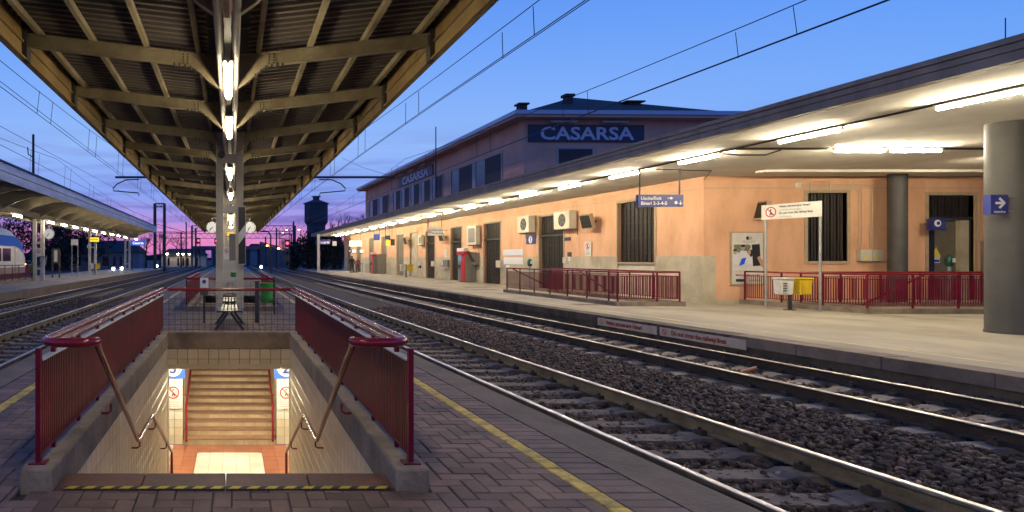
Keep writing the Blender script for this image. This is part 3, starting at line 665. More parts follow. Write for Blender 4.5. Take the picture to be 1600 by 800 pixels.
# things on and by the first canopy column
def clock(c, r, lab, hang, bar=None, grp='platform clocks'):
    t = thing('platform_clock', lab, 'clock', tuple(c), grp); c = Vector(c)
    M().cyl(c-Vector((0, .07, 0)), c+Vector((0, .07, 0)), r, 28).build('case', 'dark_metal', t, True)
    M().cyl(c-Vector((0, .078, 0)), c-Vector((0, .068, 0)), r*.93, 28).build('face', 'clock_face', t)
    for k in range(12):
        a = k*PI/6; d = Vector((math.sin(a), 0, math.cos(a))); o = Vector((0, -.082, 0)); M().bar(c+o+d*r*.72, c+o+d*r*.88, .006, r*.07).build('hour_mark', 'letter_black', t)
    for a, ln, w in ((math.radians(212), .78, .05), (math.radians(217+10), .5, .08)):
        d = Vector((math.sin(a), 0, math.cos(a))); o = Vector((0, -.084, 0)); M().bar(c+o-d*r*.15, c+o+d*r*ln, .004, r*w).build('hand', 'letter_black', t)
    M().tube([c+Vector((0, 0, r)), (c.x, c.y, hang)], .025, 8).build('stem', 'column_paint', t)
    if bar is not None: M().bar((c.x, c.y, hang), (bar, c.y, hang), .05).build('arm', 'canopy_steel', t)
cy = 27.8
for px_, lab in ((331.5, 'round white clock hanging on the left of the canopy column'), (390.5, 'round white clock hanging on the right of the canopy column')):
    c = pix(px_, 355.5, cy); clock(c, .27, lab, c.z+.42, bar=AX)
def hang_display(c, w, h, d, lab, txt=None, rods=None, mt='amber', grp=None, body='dark_metal'):
    t = thing('departure_display', lab, 'display', tuple(c), grp); x, y, z = c
    M().mm(x-w/2, x+w/2, y, y+d, z-h/2, z+h/2).build('case', body, t); M().mm(x-w*.46, x+w*.46, y-.012, y, z-h*.36, z+h*.3).build('screen', mt, t)
    for k in range(4): M().mm(x-w*.4+w*.2*k, x-w*.28+w*.2*k, y-.015, y-.012, z-h*.15, z+h*.1).build('digit', 'amber_dim', t)
    if rods:
        for s in (-.35, .35): M().cyl((x+s*w, y+d/2, z+h/2), (x+s*w, y+d/2, rods), .02, 6).build('rod', 'column_paint', t)
    return t
hang_display((AX, 33, 2.86), .5, .25, .2, 'amber lit departure display hanging beyond the canopy column', rods=4.6)
t = thing('hazard_board', 'tall black board with a white diagonal band on the canopy column', 'board', (.255, 15.75, 1.4))
bx, by = .255, 15.74
M().mm(bx-.1, bx+.1, by, by+.03, 1.42, 2.88).build('frame', 'column_paint', t); M().mm(bx-.085, bx+.085, by-.006, by, 1.44, 2.86).build('panel', 'board_black', t)
M().add([(bx-.085, by-.009, 1.92), (bx+.085, by-.009, 2.14), (bx+.085, by-.009, 2.42), (bx-.085, by-.009, 2.2)], [(0, 1, 2, 3)]).build('band', 'sign_white', t)
t = thing('notice', 'small white no crossing notice on the canopy column', 'sign', (-.14, 15.7, 1.6)); M().mm(-.2, -.06, 15.8, 15.82, 1.55, 1.86).build('plate', 'sign_white', t); round_no_entry(t, (-.13, 15.795, 1.77), .055)
t = thing('cable_box', 'grey electrical cabinet between the two column posts', 'cabinet', (AX, 15.9, 1.5)); bevel(M().mm(-.06, .1, 15.8, 15.95, 1.52, 2.2).build('case', 'machine_grey', t)); M().mm(-.04, .08, 15.79, 15.8, 1.56, 1.96).build('door', 'machine_grey', t)
t = thing('loudspeaker', 'round black loudspeaker high on the left canopy column', 'speaker', (-.25, 15.75, 4.1)); M().cyl((-.25, 15.62, 4.17), (-.25, 15.8, 4.17), .085, 18).build('horn', 'dark_metal', t, True); M().cyl((-.25, 15.6, 4.17), (-.25, 15.62, 4.17), .06, 18).build('grille', 'board_black', t); M().bar((-.25, 15.8, 4.17), (-.25, 15.9, 4.17), .03).build('bracket', 'dark_metal', t)
def bench(y0, y1, lab):
    t = thing('metal_bench', lab, 'bench', (AX, y0, 0), 'metal benches on the island platform')
    for i in range(7):
        x = AX-.24+.08*i; M().mm(x-.027, x+.027, y0, y1, .44+.004*abs(i-3), .452+.004*abs(i-3)).build('seat_slat', 'steel', t)
    for s in (-1, 1): M().tube([(AX+s*.29, y0-.02, .4), (AX+s*.29, y0-.02, .5), (AX+s*.27, y0+.3, .52)], .014, 6).build('seat_edge', 'steel', t)
    for yy in (y0+.12, y1-.12):
        M().bar((AX-.28, yy, .42), (AX+.28, yy, .42), .05, .03).build('crossbar', 'dark_metal', t)
        for s in (-1, 1): M().bar((AX+s*.03, yy, .4), (AX+s*.31, yy, .02), .06, .06).build('leg', 'dark_metal', t); M().box((AX+s*.31, yy, .012), (.1, .08, .024)).build('foot', 'dark_metal', t)
bench(13.55, 15.3, 'perforated metal bench with splayed legs in front of the column'); bench(16.5, 18.2, 'perforated metal bench just behind the canopy column')
def post_sign(x, y, h, lab):
    t = thing('post_sign', lab, 'sign', (x, y, 0)); M().cyl((x, y, 0), (x, y, h), .03, 10).build('post', 'dark_metal', t)
    M().mm(x-.1, x+.1, y-.05, y-.03, h-.02, h+.22).build('plate', 'sign_white', t); n = 18; M().add([(x+.05*math.cos(2*PI*k/n), y-.052, h+.13+.05*math.sin(2*PI*k/n)) for k in range(n)], [tuple(range(n))]).build('disc', 'sign_blue', t); M().mm(x-.1, x+.1, y-.06, y+.06, h-.2, h-.03).build('box', 'brown_wood', t)
post_sign(-.67, 15.4, .88, 'white plate with a blue disc on a short post behind the mesh fence')
t = thing('bin_post', 'dark metal post standing right of the column behind the mesh', 'post', (.62, 15.5, 0)); bevel(M().mm(.57, .67, 15.45, 15.55, 0, .98).build('post', 'dark_metal', t)); M().mm(.555, .685, 15.44, 15.56, .98, 1.02).build('cap', 'dark_metal', t)
def bag_bin(x, y, w, z0, z1, lab, grp='green bag bins'):
    t = thing('bag_bin', lab, 'bin', (x, y, 0), grp); n = 20; rr = []
    prof = [(w*.3, z0+.02), (w*.44, z0+.05), (w*.5, z0+.2*(z1-z0)), (w*.46, z0+.45*(z1-z0)), (w*.5, z0+.7*(z1-z0)), (w*.48, z1-.04), (w*.52, z1)]
    m = M(); random.seed(3); vs = []
    for r, z in prof:
        for k in range(n): a = 2*PI*k/n; q = r*(1+random.uniform(-.07, .07)); vs.append((x+q*math.cos(a), y+q*math.sin(a), z))
    m.add(vs, [(i*n+k, i*n+(k+1) % n, (i+1)*n+(k+1) % n, (i+1)*n+k) for i in range(len(prof)-1) for k in range(n)]+[tuple(range(n))[::-1]]); m.build('bag', 'green_bag', t, True)
    M().lathe((x, y, z1-.01), [(w*.5, 0), (w*.54, 0), (w*.54, .03), (w*.5, .03)], 20).build('ring', 'green_bag', t, True); M().cyl((x+w*.56, y, 0), (x+w*.56, y, z1+.1), .025, 8).build('post', 'dark_metal', t)
bag_bin(1.0, 17.9, .38, .3, .86, 'green bag hanging from a bin ring right of the column'); bag_bin(.12, 27.3, .34, .55, .95, 'green bag bin seen between the column posts')
# ------------------------------------------------------------------ station building
WB = -.0262; WA = 17.08; WN = math.hypot(1, WB); WO = Vector((16.5, 22.03, 0)); WR = PI/2-WB*0+math.atan2(-WB, 1)*1
TU = Matrix(((WB/WN, -1/WN, 0, WO.x), (1/WN, WB/WN, 0, WO.y), (0, 0, 1, 0), (0, 0, 0, 1)))   # local: x along the wall away from us, y towards the tracks
TXT = (PI/2, 0, -PI/2-math.atan(WB))
def wp(px_, py_, w=0):
    Y = (WA-w)/((px_-VX)/F-WB); return (Y-WO.y)*WN, H-(py_-VY)/F*Y
def wu(px_, w=0): return wp(px_, 400, w)[0]
def wl(u, w, z): return TU @ Vector((u, w, z))
ZC = 4.5
sb = thing('station_building', 'orange plastered station building with a pale stone base and upper storey', 'building', (20, 40, 0))
UE = wu(538)
# openings on the long wall: (left px, right px, top py, kind)
doors = [(756.5, 782.5, 344.6, 'grille'), (704.8, 721.8, 353, 'grille'), (666, 679.7, 361.6, 'grille'), (641, 653, 361.5, 'stone'), (620, 630.8, 365, 'door'), (596.5, 604, 370, 'door'), (577.5, 584, 372.5, 'door'), (558, 564, 384.5, 'door'), (543, 548, 378, 'door'), (843, 881, 331, 'grille')]
ops = []
for a, b, tpy, kd in doors:
    u1, u0 = wu(a), wu(b); ops.append([u0, u1, 0, min(3.75, wp((a+b)/2, tpy)[1]), kd])
wu1, wu0 = wu(965.7), wu(1023.5); ops.append([wu0, wu1, 1.42, wp(995, 314)[1], 'window'])
ops.sort()
DH = 1.66
def wallbox(u0, u1, z0, z1, name, mt, w0=-.3, w1=0):
    return M(TU).mm(u0, u1, w0, w1, z0, z1).build(name, mt, sb)
cuts = [0.0]
for u0, u1, z0, z1, kd in ops: cuts += [u0, u1]
cuts.append(UE)
for i in range(0, len(cuts), 2): wallbox(cuts[i], cuts[i+1], 0, ZC, 'wall', 'orange_plaster')
slabm = {}
for i in range(0, len(cuts), 2):          # stone base slabs
    a, b = cuts[i]+(.0 if i else .004), cuts[i+1]; n = max(1, round((b-a)/.62))
    for k in range(n):
        q = M(TU).mm(a+(b-a)*k/n+.003, a+(b-a)*(k+1)/n-.003, .002, .022+random.uniform(0, .004), .16, DH); q.build('stone_slab', 'dado', sb)
    wallbox(a, b, 0, .155, 'base_course', 'dado', .002, .03)
for u0, u1, z0, z1, kd in ops:
    wallbox(u0, u1, z1, ZC, 'wall', 'orange_plaster')
    for a, b in ((u0-.09, u0), (u1, u1+.09)): wallbox(a, b, max(0, z0-.08), z1+.09, 'door_frame', 'beige_frame', -.2, .035)
    wallbox(u0, u1, z1, z1+.09, 'door_frame', 'beige_frame', -.2, .035)
    if kd in ('grille', 'window'):
        d = wallbox(u0, u1, z0, z1, 'grille', 'grille_back', -.29, -.22); n = int((u1-u0)/.125)
        for k in range(n+1):
            uu = u0+(u1-u0)*(k+.5)/(n+1); M(TU).mm(uu-.035, uu+.03, -.2, -.14+(.02 if k % 2 else 0), z0+.01, z1-.01).build('slat', 'grille', d)
        if kd == 'grille': M(TU).mm(u0, u1, -.13, .01, 2.7, 2.78).build('transom', 'grille', d)
        for zz in np.arange(z0+.35, z1, .62):
            M(TU).mm(u0, u1, -.135, -.12, zz, zz+.02).build('lattice_bar', 'grille', d)
    else: 
        d = wallbox(u0, u1, 0, z1, 'door', 'grey_door' if kd == 'door' else 'dado', -.29, -.1)
        if kd == 'door': M(TU).mm(u0, u0+.28, -.1, -.06, 0, z1).build('door_edge', 'grille_back', d)
    if kd == 'window':
        wallbox(u0, u1, 0, z0-.07, 'wall', 'ac_white', -.3, -.02); wallbox(u0-.08, u1+.08, z0-.07, z0, 'sill', 'beige_frame', -.2, .06)
for z0, z1, w1 in ((4.02, 4.04, .006), (4.3, 4.42, .02)): wallbox(0, UE, z0, z1, 'string_course', 'orange_band' if z1 > 4.2 else 'beige_frame', 0, w1)
# front wall facing the camera
FY = 22.03
def fx(px_): return (px_-VX)/F*FY
def fz(py_): return H-(py_-VY)/F*FY
X0 = WO.x
fw = (fx(1261), fx(1323), fz(408), fz(301)); fd = (fx(1450), fx(1521), 0, fz(305))
def fbox(x0, x1, z0, z1, name, mt, d0=0, d1=.3, par=None): return M().mm(x0, x1, FY+d0, FY+d1, z0, z1).build(name, mt, par or sb)
ZC2 = 4.62
fbox(X0-.012, fw[0], 0, ZC2, 'wall', 'orange_plaster'); fbox(fw[1], fd[0], 0, ZC2, 'wall', 'orange_plaster'); fbox(fd[1], 34, 0, ZC2, 'wall', 'orange_plaster')
fbox(fw[0], fw[1], 0, fw[2], 'wall', 'orange_plaster'); fbox(fw[0], fw[1], fw[3], ZC2, 'wall', 'orange_plaster'); fbox(fd[0], fd[1], fd[3], ZC2, 'wall', 'orange_plaster')
fbox(X0-.03, X0+.4, .16, DH, 'stone_slab', 'dado', -.022, -.002); fbox(X0-.03, X0+.4, 0, .155, 'base_course', 'dado', -.03, -.002)
fbox(X0-.012, 34, 4.02, 4.04, 'string_course', 'beige_frame', -.006, -.001); fbox(X0-.012, 34, 4.3, 4.42, 'string_course', 'orange_band', -.02, -.001)
fbox(X0+.42, 34, 0, .12, 'base_course', 'dado', -.02, -.001)
def frame_front(x0, x1, z0, z1):
    fbox(x0-.1, x0, z0-.1, z1+.1, 'window_frame', 'beige_frame', -.03, .15); fbox(x1, x1+.1, z0-.1, z1+.1, 'window_frame', 'beige_frame', -.03, .15); fbox(x0, x1, z1, z1+.1, 'window_frame', 'beige_frame', -.03, .15)
frame_front(*fw); fbox(fw[0], fw[1], fw[2]-.1, fw[2], 'sill', 'beige_frame', -.05, .15)
d = fbox(fw[0], fw[1], fw[2], fw[3], 'window_grille', 'grille_back', .22, .28)
for k in range(12):
    xx = fw[0]+(fw[1]-fw[0])*(k+.5)/12; fbox(xx-.035, xx+.035, fw[2]+.01, fw[3]-.01, 'slat', 'grille', .12+(.02 if k % 2 else 0), .2, d)
frame_front(fd[0], fd[1], .1, fd[3]); zt = fz(341)
d = fbox(fd[0], fd[1], zt, fd[3], 'transom_grille', 'grille_back', .22, .28)
for k in range(13): xx = fd[0]+(fd[1]-fd[0])*(k+.5)/13; fbox(xx-.03, xx+.03, zt+.06, fd[3]-.01, 'slat', 'grille', .12+(.02 if k % 2 else 0), .2, d)
fbox(fd[0], fd[1], zt-.04, zt+.05, 'transom', 'dark_metal', -.0, .2, d)
d = fbox(fd[0], fd[1], 0, zt-.04, 'door', 'grey_door', .24, .29); fbox(fd[0], fd[0]+.28, 0, zt-.04, 'door_leaf', 'board_black', .05, .23, d); fbox(fd[1]-.36, fd[1]-.04, 0, zt-.04, 'door_leaf', 'dado', .1, .23, d); fbox(fd[1]-.04, fd[1], 0, zt-.04, 'door_leaf', 'board_black', .05, .23, d)
# upper storey
UB, UT = wu(818), wu(571)
ZE = 9.25; ZU = 4.9
up = M(TU).mm(UB, UT, -12, -.02, ZU, ZE).build('upper_storey', 'mauve', sb)
M(TU).mm(UB-.75, UT+.75, -12.7, .75, ZE, ZE+.14).build('eaves', 'mauve', sb)
M(TU).mm(UB-.85, UT+.85, .66, .85, ZE+.14, ZE+.36).build('gutter', 'gutter', sb); M(TU).mm(UB-.85, UB-.66, -12.7, .66, ZE+.14, ZE+.36).build('gutter', 'gutter', sb)
rf = M(TU).add([(UB-.7, .7, ZE+.2), (UT+.7, .7, ZE+.2), (UT+.7, -12.7, ZE+.2), (UB-.7, -12.7, ZE+.2), (UB+5.6, -6, ZE+2.7), (UT-5.6, -6, ZE+2.7)], [(0, 4, 5, 1), (1, 5, 2), (2, 5, 4, 3), (3, 4, 0)]).build('roof', 'roof_tile', sb)
for (u, w, z0, h, s) in ((UB+.6, -.2, ZE+.3, .8, .42), (UB+3.0, -4.2, ZE+1.0, 1.3, .4), (UB+3.0, -8.0, ZE+1.1, .7, .8)):
    c = M(TU).mm(u-s/2, u+s/2, w-s/2, w+s/2, z0, z0+h*.8).build('chimney', 'roof_tile', rf); M(TU).mm(u-s*.72, u+s*.72, w-s*.72, w+s*.72, z0+h*.8, z0+h*.92).build('chimney_cap', 'roof_tile', rf)
for (a, b, ty, by, n) in ((706, 784, 249, 298, 2), (615, 692, 279, 327, 5), (578, 607, 308, 338, 2)):
    u0, u1 = wu(b), wu(a); z1 = min(8.0, wp((a+b)/2, ty)[1]+.35); z1 = 7.85; z0 = 5.3
    M(TU).mm(u0-.09, u1+.09, -.02, .05, z1, z1+.1).build('window_frame', 'mauve_trim', sb); M(TU).mm(u0-.09, u0, -.02, .05, z0, z1).build('window_frame', 'mauve_trim', sb); M(TU).mm(u1, u1+.09, -.02, .05, z0, z1).build('window_frame', 'mauve_trim', sb)
    pw = .55 if n == 2 else .4
    for k in range(n):
        a0 = u0+(u1-u0+pw)*k/n; a1 = a0+(u1-u0+pw)/n-pw; w_ = M(TU).mm(a0, a1, -.018, .012, z0, z1).build('window', 'dark_glass', sb)
        M(TU).mm(a0+.02, a0+(a1-a0)*.62, .014, .03, z0+.1+.3*(k % 2), z1).build('shutter', 'dark_shutter', w_)
        if k < n-1: M(TU).mm(a1, a1+pw, -.018, .04, z0, z1).build('pier', 'mauve_trim', sb)
M(TU).mm(UB, UT, -.02, .009, 7.0, 7.02).build('string_course', 'mauve_trim', sb)
UF = Matrix(TU)
def ufront(w0, w1, z0, z1, name, mt, p0=-.03, p1=-.001): return M(TU).mm(UB+p0, UB+p1, -w1, -w0, z0, z1).build(name, mt, sb)
ufront(1.85, 3.95, 5, 7.75, 'window_frame', 'mauve_trim', -.04); q = ufront(1.95, 3.85, 5, 7.65, 'window', 'dark_glass', -.06, -.042)
M(TU).mm(UB-.075, UB-.062, -3.8, -2.0, 6.2, 7.6).build('shutter', 'dark_shutter', q)
# name boards
RF_ = (PI/2, 0, -math.atan(WB))
t = thing('name_board', 'navy board with large letters CASARSA on the end wall facing us', 'sign', tuple(wl(UB, -3, 8.4)), 'CASARSA name boards')
w0, w1 = .25, 6.75; M(TU).mm(UB-.09, UB-.03, -w1, -w0, 8.02, 8.98).build('board', 'sign_navy', t)
text(t, 'CASARSA', wl(UB-.1, -3.5, 8.16), .98, 'letter_mauve', RF_, 'CENTER', .022, sx=1.27, ext=.01)
for w in (2.1, 5.0): tube_lamp('unlit tube lamp above the %s half of the end wall name board' % ('left' if w < 3 else 'right'), wl(UB-.3, -w-.7, 9.08), wl(UB-.3, -w+.7, 9.08), 'lamp_body', .07, .05, group='unlit name board lamps')
t = thing('name_board', 'navy board with letters CASARSA on the upper wall facing the tracks', 'sign', tuple(wl(wu(650), 0, 8.4)), 'CASARSA name boards')
u0, u1 = wu(677), wu(624); M(TU).mm(u0, u1, .0, .06, 8.1, 9.0).build('board', 'sign_navy', t)
text(t, 'CASARSA', wl((u0+u1)/2, .065, 8.23), .92, 'letter_mauve', TXT, 'CENTER', .022, sx=(u1-u0)/5.1, ext=.01)
for k in range(3): u = u0+(u1-u0)*(k+.5)/3; tube_lamp('unlit tube lamp above the track side name board, %s from the right' % ORD[k], wl(u-.7, .35, 9.1), wl(u+.7, .35, 9.1), 'lamp_body', .07, .05, group='unlit name board lamps')
# ------------------------------------------------------------------ station canopy
sc_ = thing('station_canopy', 'flat concrete canopy with a banded grey fascia along the station platform', 'canopy', (12, 40, 0))
def ce(y): return 11.4-.0115*y
yA, yB = -2, 83
def cbox(xa, xb, ya, yb, z0, z1, name, mt):
    m = M(); vs = [(f(y), y, z) for z in (z0, z1) for y in (ya, yb) for f in (xa, xb)]
    return m.add(vs, [(0, 2, 3, 1), (4, 5, 7, 6), (0, 1, 5, 4), (2, 6, 7, 3), (0, 4, 6, 2), (1, 3, 7, 5)]).build(name, mt, sc_)
cbox(lambda y: ce(y)+.06, lambda y: WO.x+WB*(y-22.03)+.02, FY-.0, yB, ZC-.06, ZC+.2, 'ceiling', 'ceiling_plaster'); cbox(lambda y: ce(y)+.06, cst(40), yA, FY+.0, ZC-.06, ZC+.2, 'ceiling', 'ceiling_plaster')
for k, (dx, z0, z1) in enumerate(((.0, 4.43, 4.56), (.035, 4.56, 4.585), (.0, 4.585, 4.68), (.035, 4.68, 4.7), (-.02, 4.7, 4.79))):
    cbox(lambda y: ce(y)+dx, lambda y: ce(y)+.2, yA, yB, z0, z1, 'fascia_band', 'fascia_grey')
cbox(lambda y: ce(y)+.2, lambda y: 16.4+WB*(y-22), yA, yB, 4.7, 4.74, 'roof_deck', 'fascia_grey')
cbox(lambda y: ce(y), lambda y: 16, yB-.05, yB+.05, 4.42, 4.79, 'end_fascia', 'fascia_grey')
cbox(cst(17.2), cst(40), 20.3, 20.7, 4.36, ZC-.058, 'beam', 'ceiling_plaster')
LX = 13.0
M().tube([(LX, 2, 4.41), (LX, 80, 4.41)], .022, 6).build('conduit', 'grille', sc_); M().tube([(13.05, 16.3, 4.41), (20, 16.3, 4.41)], .03, 6).build('conduit', 'grille', sc_)
M().tube([(LX, 16.9, 4.4), (13.3, 16.5, 4.28), (13.8, 16.3, 4.25), (14.2, 16.3, 4.38)], .02, 6).build('loose_cable', 'grille', sc_)
M().tube([(13.6, 20.2, 4.43), (15.6, 20.5, 4.42), (16.4, 21.9, 4.3)], .012, 5).build('loose_cable', 'grille', sc_)
k = 0
for i in range(22):
    y1 = 8.25+3.35*i
    if y1 > 80: break
    tube_lamp('%s tube lamp from the near end of the station canopy row' % ORD[i], (LX, y1-1.5, 4.33), (LX, y1, 4.33), 'tube_light', .07, .06, True, 'tube lamps of the station canopy')
for i, (a, b) in enumerate(((15.5, 16.75), (16.95, 18.2))): tube_lamp('crosswise tube lamp near the building corner, %s one' % ('left' if i == 0 else 'right'), (a, 16.2, 4.34), (b, 16.2, 4.34), 'tube_light', .07, .06, True, 'crosswise tube lamps')
tube_lamp('crosswise tube lamp right of the dark round column', (21.5, 17.5, 4.34), (23, 17.5, 4.34), 'tube_light', .07, .06, True, 'crosswise tube lamps')
def column(x, y, r, lab):
    t = thing('round_column', lab, 'column', (x, y, 0), 'round grey columns'); M().cyl((x, y, .02), (x, y, ZC-.06), r, 40).build('shaft', 'column_grey', t, True); M().cyl((x, y, 0), (x, y, .06), r+.012, 40).build('base', 'column_grey', t, True)
column(16.07+.37, 13.3, .37, 'thick grey round column at the right edge of the picture'); column(22.6, 21.4, .25, 'dark grey round column against the orange front wall')
m = M(); m.mm(10.2, 10.5, 75, 75.3, 0, 4.43); tag(m.build('canopy_post', 'column_paint'), 'pale square post under the far end of the station canopy', 'post')
# ------------------------------------------------------------------ things on and before the station wall
def ac(px0, px1, py0, py1, dep, lab, fan=True):
    w = dep; u1, z1 = wp(px0, py0, w+.12); u0, z0 = wp(px1, py1, w+.12)
    t = thing('air_conditioner', lab, 'air conditioner', tuple(wl((u0+u1)/2, .12, z0)), 'air conditioner units on the orange wall')
    bevel(M(TU).mm(u0, u1, .12, .12+w, z0, z1).build('case', 'ac_white', t), .02)
    if fan:
        uc, zc, r = u0+(u1-u0)*.46, (z0+z1)/2, (z1-z0)*.36; c = wl(uc, .12+w, zc); nrm = (TU.to_3x3() @ Vector((0, 1, 0)))
        M().cyl(c, c+nrm*.012, r, 24).build('fan_guard', 'grille', t); M().cyl(c+nrm*.012, c+nrm*.02, r*.3, 14).build('fan_hub', 'dark_metal', t)
        for k in range(5):
            a = 2*PI*k/5; M().bar(c+nrm*.014, wl(uc+r*.9*math.cos(a), .12+w+.014, zc+r*.9*math.sin(a)), .01, .02).build('guard_bar', 'machine_grey', t)
    else: bevel(M(TU).mm(u0+.12, u1-.3, .12+w, .12+w+.02, z0+.15, z1-.15).build('front_panel', 'machine_grey', t), .02)
    for uu in (u0+.1, u1-.1): M(TU).mm(uu-.02, uu+.02, 0, .12+w*.8, z0-.05, z0-.002).build('bracket', 'machine_grey', t); M(TU).mm(uu-.02, uu+.02, 0, .03, z0-.3, z0-.05).build('bracket', 'machine_grey', t)
    return t
ac(808, 826, 339, 363, .34, 'white air conditioner with fan above the blue number one sign'); ac(865, 889, 332, 357, .36, 'white air conditioner with fan overlapping the barred doorway top'); ac(729, 743, 354, 382, .3, 'tall pale air conditioner above the red ticket machine', False); ac(653, 658, 368, 383, .25, 'small pale wall unit beside the third barred door', False)
def wall_plate(px0, px1, py0, py1, lab, mt='sign_white', name='sign', cat='sign', d=.02, w=.026, grp=None):
    u1, z1 = wp(px0, py0); u0, z0 = wp(px1, py1); t = thing(name, lab, cat, tuple(wl((u0+u1)/2, w, z0)), grp)
    M(TU).mm(u0, u1, w, w+d, z0, z1).build('plate', mt, t); return t, u0, u1, z0, z1
def disc(parent, c, r, mt, rz, name='disc'):
    n = 24; T = Matrix.Translation(c) @ Matrix.Rotation(rz, 4, 'Z'); return M(T).add([(r*math.cos(2*PI*k/n), 0, r*math.sin(2*PI*k/n)) for k in range(n)], [tuple(range(n))]).build(name, mt, parent)
RZ = TXT[2]
t, u0, u1, z0, z1 = wall_plate(824, 838, 368, 381, 'blue plate with the white number 1 below an air conditioner', 'sign_blue', d=.04)
disc(t, wl((u0+u1)/2, .07, (z0+z1)/2), .2, 'letter_white', RZ); text(t, '1', wl((u0+u1)/2, .073, (z0+z1)/2-.14), .38, 'sign_blue', TXT, 'CENTER', .03)
t, u0, u1, z0, z1 = wall_plate(915, 925, 378, 400, 'white no crossing notice on the orange wall beside the barred window')
round_no_entry(t, wl((u0+u1)/2, .05, z0+.36*1), .15, RZ) if False else round_no_entry(t, wl((u0+u1)/2, .05, z1-.2), .15, RZ)
for k in range(3): M(TU).mm(u0+.04, u1-.04, .046, .049, z0+.06+.05*k, z0+.08+.05*k).build('print_line', 'letter_grey', t)
wall_plate(787, 818, 390, 399, 'upper strip of white paper notice taped to the wall', 'paper', 'paper_notice', 'notice', .004); wall_plate(788, 818, 402, 413, 'lower strip of white paper notice taped on the stone base', 'paper', 'paper_notice', 'notice', .004, .03); wall_plate(792, 797, 414, 420, 'small paper sheet hanging below the strip notices', 'paper', 'paper_notice', 'notice', .004, .03)
wall_plate(883, 893, 371, 376, 'small dark blue plate beside the barred doorway', 'sign_navy'); wall_plate(883, 889, 402, 411, 'small white intercom box right of the barred doorway', 'ac_white', 'intercom', 'box', .1); wall_plate(888, 894, 394, 401, 'small brown plate with pink edge beside the doorway', 'brown_wood'); wall_plate(886, 892, 401, 408, 'small white paper note by the barred doorway', 'paper', 'paper_notice', 'notice', .004, .03)
wall_plate(695.5, 699, 389, 402, 'narrow white notice left of the second barred door', 'sign_white'); wall_plate(780, 787, 407, 418, 'pale letter box right of the nearest barred door', 'ac_white', 'letter_box', 'box', .18); wall_plate(677.5, 682, 408, 416, 'pale letter box beside the third barred door', 'ac_white', 'letter_box', 'box', .18); wall_plate(655.5, 658.5, 415, 419, 'small black fitting low on the pale stone base', 'board_black', 'wall_fitting', 'fitting', .08)
t, u0, u1, z0, z1 = wall_plate(693, 703, 406, 417, 'grey wall box with a paper between two barred doors', 'machine_grey', 'wall_box', 'box', .15); M(TU).mm(u1-.3, u1-.1, .177, .182, z0+.1, z1-.05).build('paper', 'paper', t); M(TU).mm(u0, u1, .1, .25, z0-.12, z0-.06).build('tray', 'ac_white', t)
def wall_screen(px_, py_, lab, hgt=.85, wid=.3, front=False):
    """tilted monitor on an arm, seen edge-on"""
    if front: base = Vector((fx(px_)-.38, FY-.25, fz(py_))); out = Vector((1, 0, 0)); side = Vector((0, 1, 0))*.5
    else:
        u, z = wp(px_, py_, .4); base = wl(u, 0, z); out = TU.to_3x3() @ Vector((0, 1, 0)); side = TU.to_3x3() @ Vector((1, 0, 0))
    t = thing('tilted_monitor', lab, 'monitor', tuple(base)); c = base+out*.42; tilt = Vector((0, 0, 1))*.95+out*.25; tilt.normalize(); nn = side.cross(tilt).normalized()
    def pl(off, hw, hh, th, name, mt):
        vs = [c+nn*off+a*side*hw+b*tilt*hh+k*nn*th for k in (0, 1) for a, b in ((-1, -1), (1, -1), (1, 1), (-1, 1))]
        M().add(vs, [(3, 2, 1, 0), (4, 5, 6, 7), (0, 1, 5, 4), (1, 2, 6, 5), (2, 3, 7, 6), (3, 0, 4, 7)]).build(name, mt, t)
    pl(-.07, .42, .33, .14, 'case', 'beige_frame'); pl(-.078, .37, .28, .006, 'screen', 'board_black'); pl(.072, .37, .28, .006, 'rear_panel', 'board_black')
    M().bar(base if not front else c+Vector((0, .3, 0)), c, .06).build('arm', 'dark_metal', t)
wall_screen(918, 346, 'tilted monitor in a pale case right of the air conditioners'); wall_screen(690, 370, 'tilted monitor in a pale case beside the third barred door'); wall_screen(1180, 330, 'tilted monitor beside the poster on the front wall', front=True); wall_screen(634, 376, 'folded monitor bracket beside the grey doorway')
t, u0, u1, z0, z1 = wall_plate(738, 750, 395, 414, 'brown slanted information lectern fixed beside the ticket machine', 'machine_grey', 'information_stand', 'stand', .3); M(TU).add([(u0, .33, z0+.2), (u1, .33, z0+.2), (u1, .7, z1+.1), (u0, .7, z1+.1)], [(0, 1, 2, 3)]).build('slanted_panel', 'brown_wood', t)
def machine(px0, px1, topy, lab, w=.75, name='ticket_machine'):
    u1 = wu(px0, w); u0 = wu(px1, w); z1 = 1.95; z1 = wp(px0, topy, w)[1]
    t = thing(name, lab, 'ticket machine', tuple(wl((u0+u1)/2, w/2, 0)), 'ticket machines on the station platform'); bevel(M(TU).mm(u0, u1, .04, w, 0, z1-.25).build('cabinet', 'machine_grey', t), .03)
    um = u0+(u1-u0)*.5; M(TU).mm(u0+.02, um, w, w+.04, .05, z1-.27).build('red_panel', 'machine_red', t); M(TU).mm(um, u1-.02, w, w+.03, .05, z1-.27).build('front_panel', 'steel', t)
    M(TU).mm(um+.04, u1-.06, w+.03, w+.045, z1-.85, z1-.4).build('screen', 'screen', t); M(TU).mm(u0-.02, u1+.02, w-.3, w+.12, z1-.42, z1-.2).build('hood', 'machine_red', t); M(TU).mm(u0, u1, w-.2, w+.1, z1-.2, z1+.02).build('header', 'sign_white', t)
    M(TU).mm(um+.06, u1-.08, w+.03, w+.06, .9, 1.15).build('keypad', 'dark_metal', t)
machine(716, 727, 388.5, 'red and grey ticket machine beside the second barred door'); machine(579.5, 583.5, 394.5, 'red ticket machine far down the station platform', 1.0)
